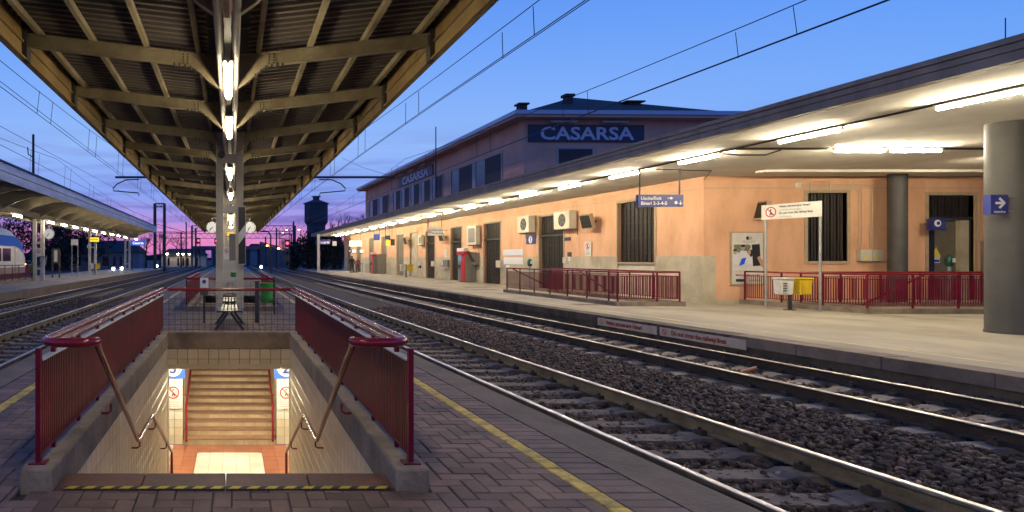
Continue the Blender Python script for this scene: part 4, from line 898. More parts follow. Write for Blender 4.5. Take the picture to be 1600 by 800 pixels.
# hanging signs
def hang_sign(px0, px1, py0, py1, Y, lab, mt='sign_blue', lines=(), d=.12, tm='letter_white', grp='hanging platform signs', par=False, top=None):
    a = pix(px0, py0, Y); b = pix(px1, py1, Y); t = thing('hanging_sign', lab, 'sign', ((a.x+b.x)/2, Y, b.z), grp)
    M().mm(a.x, b.x, Y, Y+d, b.z, a.z).build('panel', mt, t)
    for f in (.06, .94): x = a.x+(b.x-a.x)*f; M().cyl((x, Y+d/2, a.z), (x, Y+d/2, top or ZC-.06), .022, 8).build('rod', 'dark_metal', t)
    for s, fx_, fz_, sz in lines: text(t, s, (a.x+(b.x-a.x)*fx_, Y-.004, b.z+(a.z-b.z)*fz_), sz, tm, bold=.02)
    return t, a, b
t, a, b = hang_sign(997, 1068, 304, 323, 20, 'blue hanging sign reading Uscita Exit and Binari 2-3-4-5', lines=[('Uscita/Exit', .06, .57, .15), ('Binari 2-3-4-5', .06, .16, .15)])
z = b.z+.31; M().bar((a.x+.93, 19.99, z-.04), (a.x+1.07, 19.99, z-.04), .006, .02).build('arrow', 'letter_white', t); M().add([(a.x+1.02, 19.988, z+.01), (a.x+1.11, 19.988, z-.04), (a.x+1.02, 19.988, z-.09)], [(0, 2, 1)]).build('arrow_head', 'letter_white', t)
disc(t, (a.x+1.2, 19.992, b.z+.13), .05, 'letter_white', 0); M().add([(a.x+1.28, 19.988, b.z+.12), (a.x+1.4, 19.988, b.z+.12), (a.x+1.34, 19.988, b.z+.05)], [(0, 2, 1)]).build('arrow_head', 'letter_white', t); M().bar((a.x+1.34, 19.99, b.z+.19), (a.x+1.34, 19.99, b.z+.12), .006, .02).build('arrow', 'letter_white', t)
t, a, b = hang_sign(668, 692, 355, 368, 40, 'white hanging no crossing sign over the middle of the platform', 'sign_white', [('Vietato attraversare', .28, .58, .13), ('Do not cross', .28, .2, .13)], tm='letter_black'); round_no_entry(t, (a.x+.14, 39.99, (a.z+b.z)/2), .12)
hang_sign(584, 593.5, 365.5, 375.5, 55, 'small blue hanging sign far along the station platform', 'sign_blue'); hang_sign(602, 610, 368, 374, 52, 'smaller blue hanging sign above the amber display', 'sign_navy')
hang_sign(494, 516, 374.5, 382, 76, 'blue hanging sign reading Casarsa at the canopy end', 'sign_blue', [('Casarsa', .1, .22, .46)], d=.1); hang_sign(519.5, 526, 377, 384, 70, 'white back of a small hanging sign near the far end', 'sign_white')
t, a, b = hang_sign(546, 565, 376.5, 384.5, 66, 'white lit signboard over the far platform entrance', 'panel_lit')
t = thing('departure_display', 'amber departure display on the far orange wall', 'display', tuple(pix(607, 380, 50))); a = pix(604.5, 375.5, 50); b = pix(610, 383.5, 50); M().mm(a.x, b.x, 50, 50.3, b.z, a.z).build('screen', 'amber', t); M().mm(b.x, b.x+.35, 50, 50.6, b.z, a.z+.1).build('case', 'dark_metal', t); M().bar((b.x+.2, 50.3, a.z), (b.x+.2, 50.3, 4.45), .04).build('rod', 'dark_metal', t)
for px_, lab in ((553, 'small lit wall lamp left of the two people'), (565, 'small lit wall lamp right of the two people')):
    t = thing('wall_lamp', lab, 'lamp', tuple(pix(px_, 393, 66)), 'small wall lamps'); c = pix(px_, 392.5, 66); M().box(c, (.3, .2, .24)).build('glass', 'panel_lit', t); M().box(c+Vector((.1, .1, -.18)), (.1, .2, .1)).build('holder', 'dark_metal', t)
t = thing('round_sign', 'round dark sign with white centre beside the far entrance', 'sign', tuple(pix(547, 392, 67))); c = pix(546.5, 392, 67); M().cyl(c, c+Vector((0, .05, 0)), .2, 20).build('plate', 'sign_navy', t); disc(t, c-Vector((0, .004, 0)), .12, 'letter_white', 0)
# free-standing no crossing sign
A_, B_ = Vector((17.3, 20.5, 0)), Vector((17.62, 18.9, 0)); dr = (B_-A_).normalized(); rz = math.atan2(dr.y, dr.x); ps = thing('post_sign', 'white sign Vietato attraversare i binari on two steel posts', 'sign', tuple(A_))
TS = Matrix.Translation(A_) @ Matrix.Rotation(rz, 4, 'Z'); ln = (B_-A_).length
M(TS).mm(-.05, ln+.05, -.03, .03, 2.83, 3.3).build('panel', 'sign_white', ps)
for q in (0.02, ln-.02): M(TS).cyl((q, .06, 0), (q, .06, 3.25), .035, 10).build('post', 'galvanized', ps, True)
round_no_entry(ps, TS @ Vector((.25, -.034, 3.06)), .17, rz)
for i, (s, sz, mt) in enumerate((('Vietato attraversare i binari', .1, 'letter_black'), ('Servirsi del sottopassaggio', .075, 'letter_grey'), ('Do not cross the railway lines', .1, 'letter_black'), ('Use the subway', .075, 'letter_grey'))): text(ps, s, TS @ Vector((.5, -.034, 3.19-.105*i)), sz, mt, (PI/2, 0, rz), bold=.015, sx=.8)
# twin bins
def twin_bins(x, y, lab, s=1.0):
    for k, (dx, mt, nm) in enumerate(((-.3, 'bin_white', 'white'), (.3, 'bin_yellow', 'yellow'))):
        t = thing('litter_bin', lab % nm, 'bin', (x+dx*s, y, .5), 'paired litter bins'); q = M(); w0, w1 = .19*s, .215*s
        q.add([(x+dx*s+a*w, y+b*w*.8, z) for z, w in ((.52*s, w0), (1.02*s, w1)) for a, b in ((-1, -1), (1, -1), (1, 1), (-1, 1))], [(3, 2, 1, 0), (0, 1, 5, 4), (1, 2, 6, 5), (2, 3, 7, 6), (3, 0, 4, 7), (4, 5, 6, 7)]); bevel(q.build('body', mt, t), .035, 3)
        bevel(M().mm(x+dx*s-.225*s, x+dx*s+.225*s, y-.2*s, y+.2*s, 1.02*s, 1.08*s).build('lid', mt, t), .02)
        for j in range(4): M().mm(x+dx*s-.17*s, x+dx*s-.04*s, y-.188*s, y-.18*s, (.64+.08*j)*s, (.67+.08*j)*s).build('slot', 'dark_metal' if k == 0 else 'bin_yellow', t)
        if k == 0: M().mm(x-.04*s, x+.04*s, y+.06, y+.14, 0, 1.08*s).build('post', 'dark_metal', t); M().mm(x-.12*s, x+.12*s, y+.0, y+.2, 0, .02).build('base_plate', 'dark_metal', t)
twin_bins(17.0, 19.1, '%s litter bin of the pair beside the no crossing sign', .92); q = pix(635, 433, 52); twin_bins(q.x, 52, '%s litter bin of the pair far along the orange wall')
# poster
def fr(px_, py_, o=0): return Vector((fx(px_), FY-o, fz(py_)))
po = thing('poster', 'framed advertising poster with three people and a phone beside the railing', 'poster', tuple(fr(1166, 447)))
x0, x1, z0, z1 = fx(1140), fx(1192), fz(446), fz(362); w = x1-x0; h = z1-z0
fbox(x0, x1, z0, z1, 'frame', 'beige_frame', -.05, -.001, po); fbox(x0+.05, x1-.05, z0+.06, z1-.05, 'sheet', 'sign_white', -.056, -.05, po)
def pp(fx_, fz_, o=.06): return Vector((x0+w*fx_, FY-o, z0+h*fz_))
def blob(cx, cz, rx, rz_, mt, name, o=.06, n=16, par=po): M().add([pp(cx+rx*math.cos(2*PI*k/n), cz+rz_*math.sin(2*PI*k/n), o) for k in range(n)], [tuple(range(n))]).build(name, mt, par)
def poly(pts, mt, name, o=.06): M().add([pp(a, b, o) for a, b in pts], [tuple(range(len(pts)))]).build(name, mt, po)
poly([(.09, .62), (.5, .6), (.6, .72), (.55, .76), (.09, .76)], 'poster_green', 'picture', .058)
blob(.12, .62, .05, .045, 'skin', 'picture'); blob(.36, .7, .06, .05, 'skin', 'picture'); blob(.55, .62, .05, .045, 'skin', 'picture'); blob(.36, .735, .065, .025, 'hair', 'picture', .061); blob(.6, .6, .05, .07, 'hair', 'picture', .0595); blob(.12, .655, .055, .02, 'hair', 'picture', .061)
poly([(.25, .45), (.5, .45), (.48, .64), (.28, .65)], 'paper', 'picture', .0585); poly([(.1, .4), (.26, .4), (.24, .57), (.09, .57)], 'paper', 'picture', .059); poly([(.5, .4), (.66, .4), (.62, .55), (.52, .56)], 'paper', 'picture', .059)
poly([(.24, .36), (.4, .4), (.46, .52), (.32, .5)], 'train_blue', 'picture', .061); poly([(.66, .36), (.9, .37), (.86, .77), (.62, .76)], 'board_black', 'picture', .062); poly([(.78, .52), (.86, .55), (.97, .45), (.95, .33), (.9, .36)], 'skin', 'picture', .063)
blob(.5, .88, .05, .035, 'hair', 'emblem'); blob(.58, .88, .05, .035, 'letter_grey', 'emblem', .061)
text(po, 'PEGASO', pp(.53, .79), .12, 'letter_grey', align='CENTER', bold=.005); text(po, 'IL FUTURO NELLE', pp(.14, .245), .1, 'letter_grey', bold=.01); text(po, 'MOLTO PIÙ DI UN', pp(.14, .175), .1, 'letter_red', bold=.02)
M().add([pp(.15, .07), pp(.45, .07), pp(.45, .12), pp(.15, .12)], [(0, 1, 2, 3)]).build('print_block', 'letter_black', po); M().add([pp(.52, .08), pp(.9, .08), pp(.9, .11), pp(.52, .11)], [(0, 1, 2, 3)]).build('print_block', 'letter_grey', po)
# conduits, boxes and small signs of the front wall
cd = thing('conduit_run', 'beige cable conduits running along the front wall down to two boxes', 'conduit', tuple(fr(1300, 290)))
M().box(fr(1246, 290, .04), (.14, .08, .2)).build('junction_box', 'ac_white', cd)
for k, (py_, px_) in enumerate(((288, 1362), (291, 1358), (294, 1345), (296.5, 1341))): M().tube([fr(1249, py_, .03), fr(px_-3, py_, .03), fr(px_, py_+3, .03), fr(px_, 389, .03)], .017, 6).build('pipe', 'pipe_beige', cd)
for px_ in (1265, 1295, 1330): M().box(fr(px_, 292, .05), (.03, .03, .28)).build('clip', 'ac_white', cd)
for px0, px1, lab in ((1338, 1356, 'left grey electrical box with a yellow warning triangle under the conduits'), (1358, 1373, 'right grey electrical box with a yellow warning triangle under the conduits')):
    t = thing('electrical_box', lab, 'box', tuple(fr(px0, 408)), 'electrical boxes'); bevel(M().mm(fx(px0), fx(px1), FY-.16, FY-.002, fz(408), fz(390)).build('case', 'ac_white', t), .01); c = fr((px0+px1)/2, 402, .164); M().add([c+Vector((-.08, 0, -.06)), c+Vector((.08, 0, -.06)), c+Vector((0, 0, .08))], [(0, 1, 2)]).build('warning_triangle', 'hazard_yellow', t)
t = thing('blue_sign', 'small blue box sign with a white round symbol by the barred door', 'sign', tuple(fr(1440, 360))); M().mm(fx(1430), fx(1452), FY-.5, FY-.35, fz(360), fz(343)).build('panel', 'sign_blue', t); M().bar((fx(1446), FY-.35, fz(350)), (fx(1446), FY, fz(350)), .04).build('arm', 'dark_metal', t); disc(t, (fx(1440), FY-.504, fz(350)), .12, 'letter_white', 0); M().box((fx(1440)+.02, FY-.508, fz(350)), (.1, .004, .1)).build('symbol', 'sign_navy', t)
t = thing('warning_notice', 'white notice with yellow triangle hung on the grey door', 'notice', tuple(fr(1472, 409))); c0 = Vector((fx(1472), FY+.2, fz(402))); M().mm(c0.x-.14, c0.x+.14, c0.y-.01, c0.y, c0.z-.2, c0.z+.1).build('plate', 'sign_white', t); M().add([c0+Vector((-.17, -.014, .02)), c0+Vector((.17, -.014, .02)), c0+Vector((0, -.014, .36))], [(0, 1, 2)]).build('warning_triangle', 'hazard_yellow', t); M().mm(c0.x-.12, c0.x+.12, c0.y-.014, c0.y-.01, c0.z-.17, c0.z-.08).build('blue_band', 'train_blue', t)
t = thing('grey_cabinet', 'grey metal cabinet right of the barred door behind the railing', 'cabinet', (fx(1540), FY, 0)); bevel(M().mm(fx(1531), fx(1556), FY-.4, FY-.02, 0, fz(377)).build('case', 'machine_grey', t), .01); M().mm(fx(1525), fx(1539), FY-.5, FY-.4, fz(415), fz(402)).build('box', 'ac_white', t); M().tube([(fx(1527), FY-.05, fz(302)), (fx(1527), FY-.05, fz(376)), (fx(1531), FY-.05, fz(379))], .016, 6).build('pipe', 'pipe_beige', t)
hang_display((fx(1553), FY-.6, fz(342)), .5, .34, .2, 'small amber display partly hidden behind the big column', rods=4.44, body='sign_white')
t = thing('arrow_sign', 'blue square sign with a white arrow fixed to the big column', 'sign', (15.5, 13.2, 2.9)); a, b = pix(1541, 305, 13.1), pix(1568, 335, 13.1)
M().mm(a.x, b.x, 13.02, 13.16, b.z, a.z).build('panel', 'sign_blue', t); cx, cz = (a.x+b.x)/2, (a.z+b.z)/2+.03; M().bar((cx-.09, 13.016, cz), (cx+.07, 13.016, cz), .006, .045).build('arrow', 'letter_white', t); M().bar((cx-.01, 13.014, cz+.1), (cx+.1, 13.014, cz-.005), .006, .045).build('arrow_head', 'letter_white', t); M().bar((cx-.01, 13.014, cz-.1), (cx+.1, 13.014, cz+.005), .006, .045).build('arrow_head', 'letter_white', t); text(t, 'Uscita/Exit', (cx, 13.014, b.z+.03), .055, 'letter_white', align='CENTER')
for zz in (a.z-.04, b.z+.06): M().bar((b.x, 13.08, zz), (b.x+.9, 12.87, zz), .02).build('bracket', 'steel', t)
def validator(c, lab):
    t = thing('ticket_validator', lab, 'validator', (c[0], c[1], 0), 'green ticket validators'); x, y, z = c; M().cyl((x, y, 0), (x, y, z-.2), .05, 10).build('post', 'galvanized', t, True)
    M().lathe((x, y, z-.25), [(.08, 0), (.12, .06), (.13, .24), (.1, .34), (.04, .4)], 18).build('body', 'validator_green', t, True); M().box((x+.02, y-.12, z-.04), (.1, .03, .14)).build('slot_panel', 'sign_white', t)
mat('validator_green', (.01, .07, .05), rough=.3)
validator((fx(1446), 21.3, 1.55), 'green ticket validator left of the barred door behind the railing'); q = wl(wu(838), .35, 1.4); validator(tuple(q), 'green ticket validator beside the barred doorway with the long railing in front')
# railings of the two platform stairwells
def platform_railing(pts, lab, zt=1.12, gap=.075, panels=(), brace=()):
    t = thing('stair_railing', lab, 'railing', (*pts[0], 0), 'railings on the station platform'); kb = M()
    for (a, b) in zip(pts[:-1], pts[1:]):
        a, b = Vector((*a, 0)), Vector((*b, 0)); d = (b-a); ln = d.length; d.normalize(); o = Vector((0, 0, 1))
        M().bar(a+o*.07-d*.1, b+o*.07+d*.1, .26, .14).build('kerb', 'kerb_concrete', t); M().tube([a+o*zt, b+o*zt], .03, 8).build('top_rail', 'red_rail', t, True)
        for zz in (.24, zt-.14): M().bar(a+o*zz, b+o*zz, .03, .02).build('rail', 'red_paint', t)
        n = int(ln/gap); rz = math.atan2(d.y, d.x); bm = cache.setdefault(('pb', zt), M().mm(-.012, .012, -.006, .006, .25, zt-.15).mesh('bar', 'red_paint'))
        for i in range(1, n): inst(bm, 'bar', t, tuple(a+d*ln*i/n), rz)
        pm = cache.setdefault(('pp', zt), M().mm(-.02, .02, -.02, .02, .14, zt).mesh('post', 'red_paint'))
        for i in range(int(ln/1.3)+1): inst(pm, 'post', t, tuple(a+d*min(ln, 1.3*i)), rz)
        inst(pm, 'post', t, tuple(b), rz)
    for (p, q) in brace: M().bar(p, q, .03, .05).build('brace', 'red_paint', t)
    return t
platform_railing([(12.75, 29.2), (12.8, 20.9), (14.85, 20.9), (14.8, 29.2)], 'red barred railing round the stairwell before the barred doorway', brace=(((12.75, 28.6, 1.1), (13.6, 26.2, .2)), ((14.8, 27, 1.1), (14.8, 24.5, .2))))
platform_railing([(17.75, 21.8), (18.15, 18.0), (24.5, 18.0)], 'red barred railing round the stairwell behind the litter bins', brace=(((18.6, 18.6, .2), (20.8, 18.9, 1.1)),))
platform_railing([(18.6, 20.6), (24.5, 20.6)], 'rear red barred railing near the orange front wall')
# two people and a small table at the far end
def person(x, y, lab, coat, legs, hgt=1.76, face=0, lean=0, arms=((.3, .1, .95), (-.3, .1, .95))):
    me = bpy.data.meshes.new('body'); s = hgt/1.76
    J = [(0, 0, .95, .15), (0, .0, 1.2, .16), (0, lean, 1.42, .15), (0, lean, 1.52, .06), (0, lean+.02, 1.6, .085), (0, lean+.02, 1.7, .08), (.1, 0, .85, .1), (.12, .02, .5, .075), (.13, 0, .1, .055), (.14, .1, .04, .045), (-.1, 0, .85, .1), (-.13, -.03, .5, .075), (-.15, -.05, .1, .055), (-.15, .06, .04, .045), (.2, lean, 1.42, .075), (.28, lean*.8, 1.15, .055), (*arms[0], .045), (-.2, lean, 1.42, .075), (-.28, lean*.8, 1.15, .055), (*arms[1], .045)]
    E = [(0, 1), (1, 2), (2, 3), (3, 4), (4, 5), (0, 6), (6, 7), (7, 8), (8, 9), (0, 10), (10, 11), (11, 12), (12, 13), (2, 14), (14, 15), (15, 16), (2, 17), (17, 18), (18, 19)]
    me.from_pydata([(a*s, b*s, c*s) for a, b, c, r in J], E, []); o = bpy.data.objects.new('person', me); COL.objects.link(o); sk = o.modifiers.new('skin', 'SKIN')
    for v, j in zip(me.skin_vertices[0].data, J): v.radius = (j[3]*s, j[3]*s*.85)
    me.skin_vertices[0].data[0].use_root = True; sd = o.modifiers.new('sub', 'SUBSURF'); sd.levels = 1; sd.render_levels = 2
    me.materials.append(MATS[coat]); o.location = (x, y, 0); o.rotation_euler = (0, 0, face); tag(o, lab, 'person'); ORG[o.name] = Vector((x, y, 0))
    T = Matrix.Translation((x, y, 0)) @ Matrix.Rotation(face, 4, 'Z')
    def kid(name, mt, m):
        me2 = m.mesh(name, mt, True); k = bpy.data.objects.new(name, me2); COL.objects.link(k); k.parent = o; return k
    kid('trousers', legs, M().tube([(.1*s, 0, .9*s), (.12*s, .02*s, .5*s), (.13*s, 0, .09*s)], [.115*s, .09*s, .075*s], 10).tube([(-.1*s, 0, .9*s), (-.13*s, -.03*s, .5*s), (-.15*s, -.05*s, .09*s)], [.115*s, .09*s, .075*s], 10))
    h = kid('face', 'skin', M().lathe((0, (lean+.06)*s, 1.55*s), [(.03, 0), (.075, .05), (.08, .11), (.06, .17), (.02, .2)], 12)); kid('hair', 'hair', M().lathe((0, (lean+.0)*s, 1.6*s), [(.085, 0), (.1, .06), (.095, .12), (.06, .17), (.01, .19)], 12))
    return o
q = pix(550, 427, 67); person(q.x, 67, 'person in a black coat and dark jeans standing at the far end', 'coat_black', 'jeans', 1.8, .2)
q = pix(559, 426, 69); person(q.x, 69, 'person in patterned red top standing behind the far small table', 'cloth_red', 'brown_wood', 1.62, 3.0)
t = thing('small_table', 'small dark table beside the two far people', 'table', tuple(pix(564, 426, 68))); c = pix(564, 426, 68); c.z = 0; M().mm(c.x-.55, c.x+.55, 67.7, 68.3, .95, 1.0).build('top', 'brown_wood', t)
for a in (-.5, .5):
    for b in (67.75, 68.25): M().mm(c.x+a-.03, c.x+a+.03, b-.03, b+.03, 0, .95).build('leg', 'brown_wood', t)
t = thing('white_cabinet', 'white cabinet right of the small table', 'cabinet', tuple(pix(572, 426, 67))); c = pix(572, 426, 67); bevel(M().mm(c.x-.25, c.x+.25, 66.8, 67.2, 0, 1.1).build('case', 'sign_white', t), .02); M().mm(c.x-.2, c.x+.2, 66.79, 66.8, .1, 1.0).build('front', 'ac_white', t)
t = thing('grey_cabinet', 'tall grey cabinet beside the far red ticket machine', 'cabinet', tuple(wl(wu(588), .3, 0))); u = wu(588, .6); M(TU).mm(u-1.6, u+.6, .04, .7, 0, 2.0).build('case', 'machine_grey', t); M(TU).mm(u-1.5, u+.5, .7, .715, .1, 1.9).build('door', 'grey_door', t)
# ------------------------------------------------------------------ left platform
lc = thing('left_canopy', 'pale canopy with scalloped beams over the far left platform', 'canopy', (-13.9, 60, 0)); LA = -13.9
LY0, LY1 = 24, 86.5
mat('fascia_pale', (.78, .76, .74), (.55, .54, .53), 1.2, .6, bump=.2, bscale=20, vec=(1, .4, 2)); mat('left_beam', (.42, .36, .24), (.3, .25, .16), 2, .6)
M().mm(-10.36, -10.3, LY0, LY1, 5.1, 5.94).build('fascia', 'fascia_pale', lc); M().mm(-10.38, -10.28, LY0, LY1, 5.5, 5.53).build('fascia_band', 'dark_metal', lc); M().mm(-10.4, -10.26, LY0, LY1, 5.9, 5.99).build('fascia_cap', 'dark_metal', lc)
M().mm(-17.5, -10.37, LY0, LY1, 5.55, 5.62).build('roof', 'left_beam', lc); M().mm(-17.5, -10.3, LY1-.05, LY1, 5.1, 5.9).build('end_fascia', 'fascia_pale', lc)
bmz = M().prism([(-10.38, 5.55), (-10.38, 5.1), (-11.2, 5.05), (-12.2, 4.8), (-12.9, 4.45), (-13.1, 4.3), (-14.7, 4.3), (-15.6, 4.8), (-17.4, 5.1), (-17.4, 5.55)], 'y', -.09, .09).mesh('beam', 'left_beam')
for i in range(18): inst(bmz, 'beam', lc, (0, LY0+1.2+3.55*i, 0))
M().mm(-13.2, -13.0, LY0, LY1, 4.25, 4.6).build('spine_beam', 'left_beam', lc); M().mm(-14.8, -14.6, LY0, LY1, 4.25, 4.6).build('spine_beam', 'left_beam', lc)
for yy in (28, 45.4, 63, 84):
    for dx in (-.28, .28):
        M().mm(LA+dx-.12, LA+dx+.12, yy-.12, yy+.12, 0, 4.4).build('column', 'column_paint', lc)
    for zz in (.75, 2.6): M().mm(LA-.16, LA+.16, yy-.04, yy+.04, zz, zz+.18).build('tie_plate', 'column_paint', lc)
for i, yy in enumerate((38, 45, 48.5, 52, 55.8, 59.6, 63.5, 68, 72, 76.5, 85)):
    tube_lamp('%s tube lamp from the left under the far left canopy' % ORD[i], (-12.9, yy-.75, 4.12), (-12.9, yy+.75, 4.12), 'tube_far', .1, .1, True, 'tube lamps of the left canopy')
clock(pix(76.8, 365.5, 48), .42, 'round white clock hanging under the far left canopy', 4.3)
t = thing('notice_board', 'brown framed timetable board on the far left platform', 'board', (-14.2, 51, 0))
for px_ in (82, 93): c = pix(px_, 434, 51); M().mm(c.x-.06, c.x+.06, 50.95, 51.05, 0, 2.3).build('post', 'brown_wood', t)
a, b = pix(82, 388, 51), pix(93, 412, 51); M().mm(a.x, b.x, 50.93, 50.99, b.z, a.z).build('panel', 'brown_wood', t); M().mm(a.x+.15, b.x-.15, 50.92, 50.93, b.z+.15, a.z-.15).build('sheet', 'sign_white', t)
t = thing('post_sign', 'narrow white sign on two thin posts on the far left platform', 'sign', tuple(pix(117, 432, 54.6))); a, b = pix(111.5, 374, 54.6), pix(122.5, 383, 54.6); M().mm(a.x, b.x, 54.5, 54.56, b.z, a.z).build('panel', 'sign_white', t)
for x in (a.x+.05, b.x-.05): M().cyl((x, 54.6, 0), (x, 54.6, a.z), .035, 8).build('post', 'galvanized', t)
c = pix(147.5, 374, 61.5); hang_display((c.x, 61.5, c.z), .95, .6, .3, 'amber departure display hanging under the far left canopy', rods=4.3)
t = thing('round_sign', 'small round white sign with the number 5 on the left platform', 'sign', tuple(pix(139, 385, 62))); c = pix(139, 385, 62); M().cyl(c, c+Vector((0, .05, 0)), .2, 20).build('plate', 'letter_white', t); text(t, '5', (c.x, c.y-.01, c.z-.12), .32, 'letter_black', align='CENTER', bold=.02); M().bar(c+Vector((.2, .03, 0)), c+Vector((.45, .03, 0)), .04).build('arm', 'dark_metal', t)
c = pix(148.5, 428, 61.5); twin_bins(c.x, 61.3, '%s litter bin of the pair under the amber display')
t = thing('hanging_sign', 'blue lit sign reading Casarsa beyond the far left canopy', 'sign', tuple(pix(215, 380, 82)), 'hanging platform signs'); a, b = pix(204, 375.5, 82), pix(227.5, 383.5, 82); M().mm(a.x, b.x, 82, 82.15, b.z, a.z).build('panel', 'sign_blue_lit', t); text(t, 'Casarsa', ((a.x+b.x)/2, 81.98, b.z+.17), .45, 'letter_lit', align='CENTER', bold=.02); M().cyl((a.x+.2, 82.07, 0), (a.x+.2, 82.07, a.z), .05, 8).build('post', 'dark_metal', t); M().cyl((b.x-.2, 82.07, 0), (b.x-.2, 82.07, a.z), .05, 8).build('post', 'dark_metal', t)
t = thing('notice', 'white no crossing notice on a left canopy column', 'sign', tuple(pix(60, 402, 45.2))); a, b = pix(55.5, 387.5, 45.2), pix(64.5, 401.5, 45.2); M().mm(a.x, b.x, 45.2, 45.24, b.z, a.z).build('plate', 'sign_white', t); round_no_entry(t, ((a.x+b.x)/2, 45.19, a.z-.22), .16)
t = thing('bag_holder', 'clear plastic bag hanging from a ring on the left canopy column', 'bin', tuple(pix(68, 417, 45))); c = pix(67.5, 417, 45); M().lathe((c.x, 45, c.z), [(.1, 0), (.2, .2), (.24, .5), (.26, .72)], 16).build('bag', 'clear_bag', t, True); M().lathe((c.x, 45, c.z+.7), [(.25, 0), (.29, 0), (.29, .05), (.25, .05)], 16).build('ring', 'dark_metal', t); M().bar((c.x-.25, 45, c.z+.72), (c.x-.5, 45.3, c.z+.72), .03).build('arm', 'dark_metal', t)
c = pix(51, 432, 45.5); bag_bin(c.x, 45, .28, .55, 1.15, 'small green bag bin at the end of the left red railing')
platform_railing([(-14.1, 44.4), (-14.1, 33)], 'red railing round the stairwell on the far left platform', gap=.09)
# train at the left edge
tr = thing('passenger_train', 'white passenger train with a blue stripe standing beyond the left platform', 'train', (-19, 46, -.2))
prof = [(-17.65, .35), (-17.6, 1.2), (-17.62, 2.4), (-17.8, 3.3), (-18.3, 3.95), (-19.1, 4.15), (-19.9, 3.95), (-20.4, 3.3), (-20.55, 1.2), (-20.5, .35)]
def tsec(y, k, dz): return [(-19.08+(x+19.08)*k, y, .35+(z-.35)*dz) for x, z in prof]
secs = [tsec(30, 1, 1), tsec(51, 1, 1), tsec(52.4, .98, .95), tsec(53.5, .93, .82), tsec(54.4, .86, .6), tsec(54.9, .76, .34)]; n = len(prof)
M().add([p for s_ in secs for p in s_], [(i*n+k, i*n+(k+1) % n, (i+1)*n+(k+1) % n, (i+1)*n+k) for i in range(len(secs)-1) for k in range(n)]+[tuple(range((len(secs)-1)*n, len(secs)*n))]).build('body', 'train_white', tr, True)
sv = [(y, zz) for y, zz in ((30, 1), (51.2, 1), (52.4, .94), (53.4, .8))]
M().add([(x-.0+(.03 if zz == 1 else .02), y, z*zz) for y, zz in sv for x, z in ((-17.62, 2.55), (-17.75, 3.38))], [(2*i, 2*i+2, 2*i+3, 2*i+1) for i in range(3)]).build('blue_stripe', 'train_blue', tr)
for (a, b) in ((46.8, 48.1), (48.5, 50.2), (44, 46.3)): M().mm(-17.61, -17.585, a, b, 1.35, 2.35).build('window', 'dark_glass', tr)
M().mm(-17.625, -17.59, 51.2, 51.24, .5, 2.5).build('door_seam', 'machine_grey', tr); M().add([(-17.9, 53.55, 2.2), (-20.2, 53.55, 2.2), (-20, 52.7, 3.3), (-18.1, 52.7, 3.3)], [(0, 1, 2, 3)]).build('windscreen', 'dark_glass', tr)
M().mm(-19.5, -18.6, 42, 50, 4.1, 4.4).build('roof_equipment', 'machine_grey', tr); M().mm(-20.3, -17.8, 30, 53, -.3, .36).build('bogies', 'dark_metal', tr); M().box((-18.0, 54.75, 1.0), (.2, .15, .2)).build('headlamp', 'street_lamp_glow', tr)
# ------------------------------------------------------------------ overhead line
def wire(pts, lab, r=.009): return tag(M().tube(pts, r, 4, False).build('overhead_wire', 'wire'), lab, 'wire', 'overhead wires')
def sagline(xf, z0, sag, y0, y1, span=45, n=12):
    pts = []
    for k in range(int((y1-y0)/span)):
        for i in range(n): f = i/n; pts.append((xf(y0+span*(k+f)), y0+span*(k+f), z0-sag*4*f*(1-f)))
    return pts
for xf, lab, off in ((lambda y: c1(y)+.25, 'right track beside the island platform', 0), (c2, 'track beside the station platform', 1), (lambda y: c3(y), 'left track beside the island platform', 2), (c4, 'track beside the far left platform', 3)):
    ya = -16; zc = 4.95; zm = 6.15
    wire([(xf(max(y, 0)), y, zc) for y in range(ya, 164, 6)], 'contact wire over the %s' % lab); wire([(xf(max(y, 0))+.09, y, zc+.03) for y in range(ya, 164, 6)] if off in (0, 2) else [(xf(max(y, 0))+.02, y, zc+.02) for y in range(ya, 164, 6)], 'second strand of the contact wire over the %s' % lab, .008)
    mp_ = sagline(lambda y: xf(max(y, 0)), zm, .75, ya, ya+180); wire(mp_, 'carrying wire over the %s' % lab)
    dr_ = thing('droppers', 'thin dropper wires joining contact and carrying wire over the %s' % lab, 'wire', (xf(10), 10, 5), 'dropper sets')
    for i, y in enumerate(np.arange(4.3, 90, 5.2)):
        f = ((y-ya) % 45)/45; M().tube([(xf(y), y, zc), (xf(y)+.03, y+.1, zm-.75*4*f*(1-f))], .007, 4, False).build('dropper', 'wire', dr_); M().tube([(xf(y), y+1.1, zc), (xf(y)+.03, y+1.2, zm-.75*4*f*(1-f))], .007, 4, False).build('dropper', 'wire', dr_)
for i, (p0, p1, lab) in enumerate(((pix(0, 197, 30), pix(270, 340, 110), 'upper feeder wire crossing the left sky'), (pix(0, 226, 30), pix(240, 345, 110), 'middle feeder wire crossing the left sky'), (pix(0, 250, 40), pix(235, 352, 120), 'lower feeder wire crossing the left sky'), (pix(535, 247, 60), pix(604, 273, 45), 'short stay wire beside the upper storey'))): wire([p0, (p0+p1)/2-Vector((0, 0, .15)), p1], lab, .014)
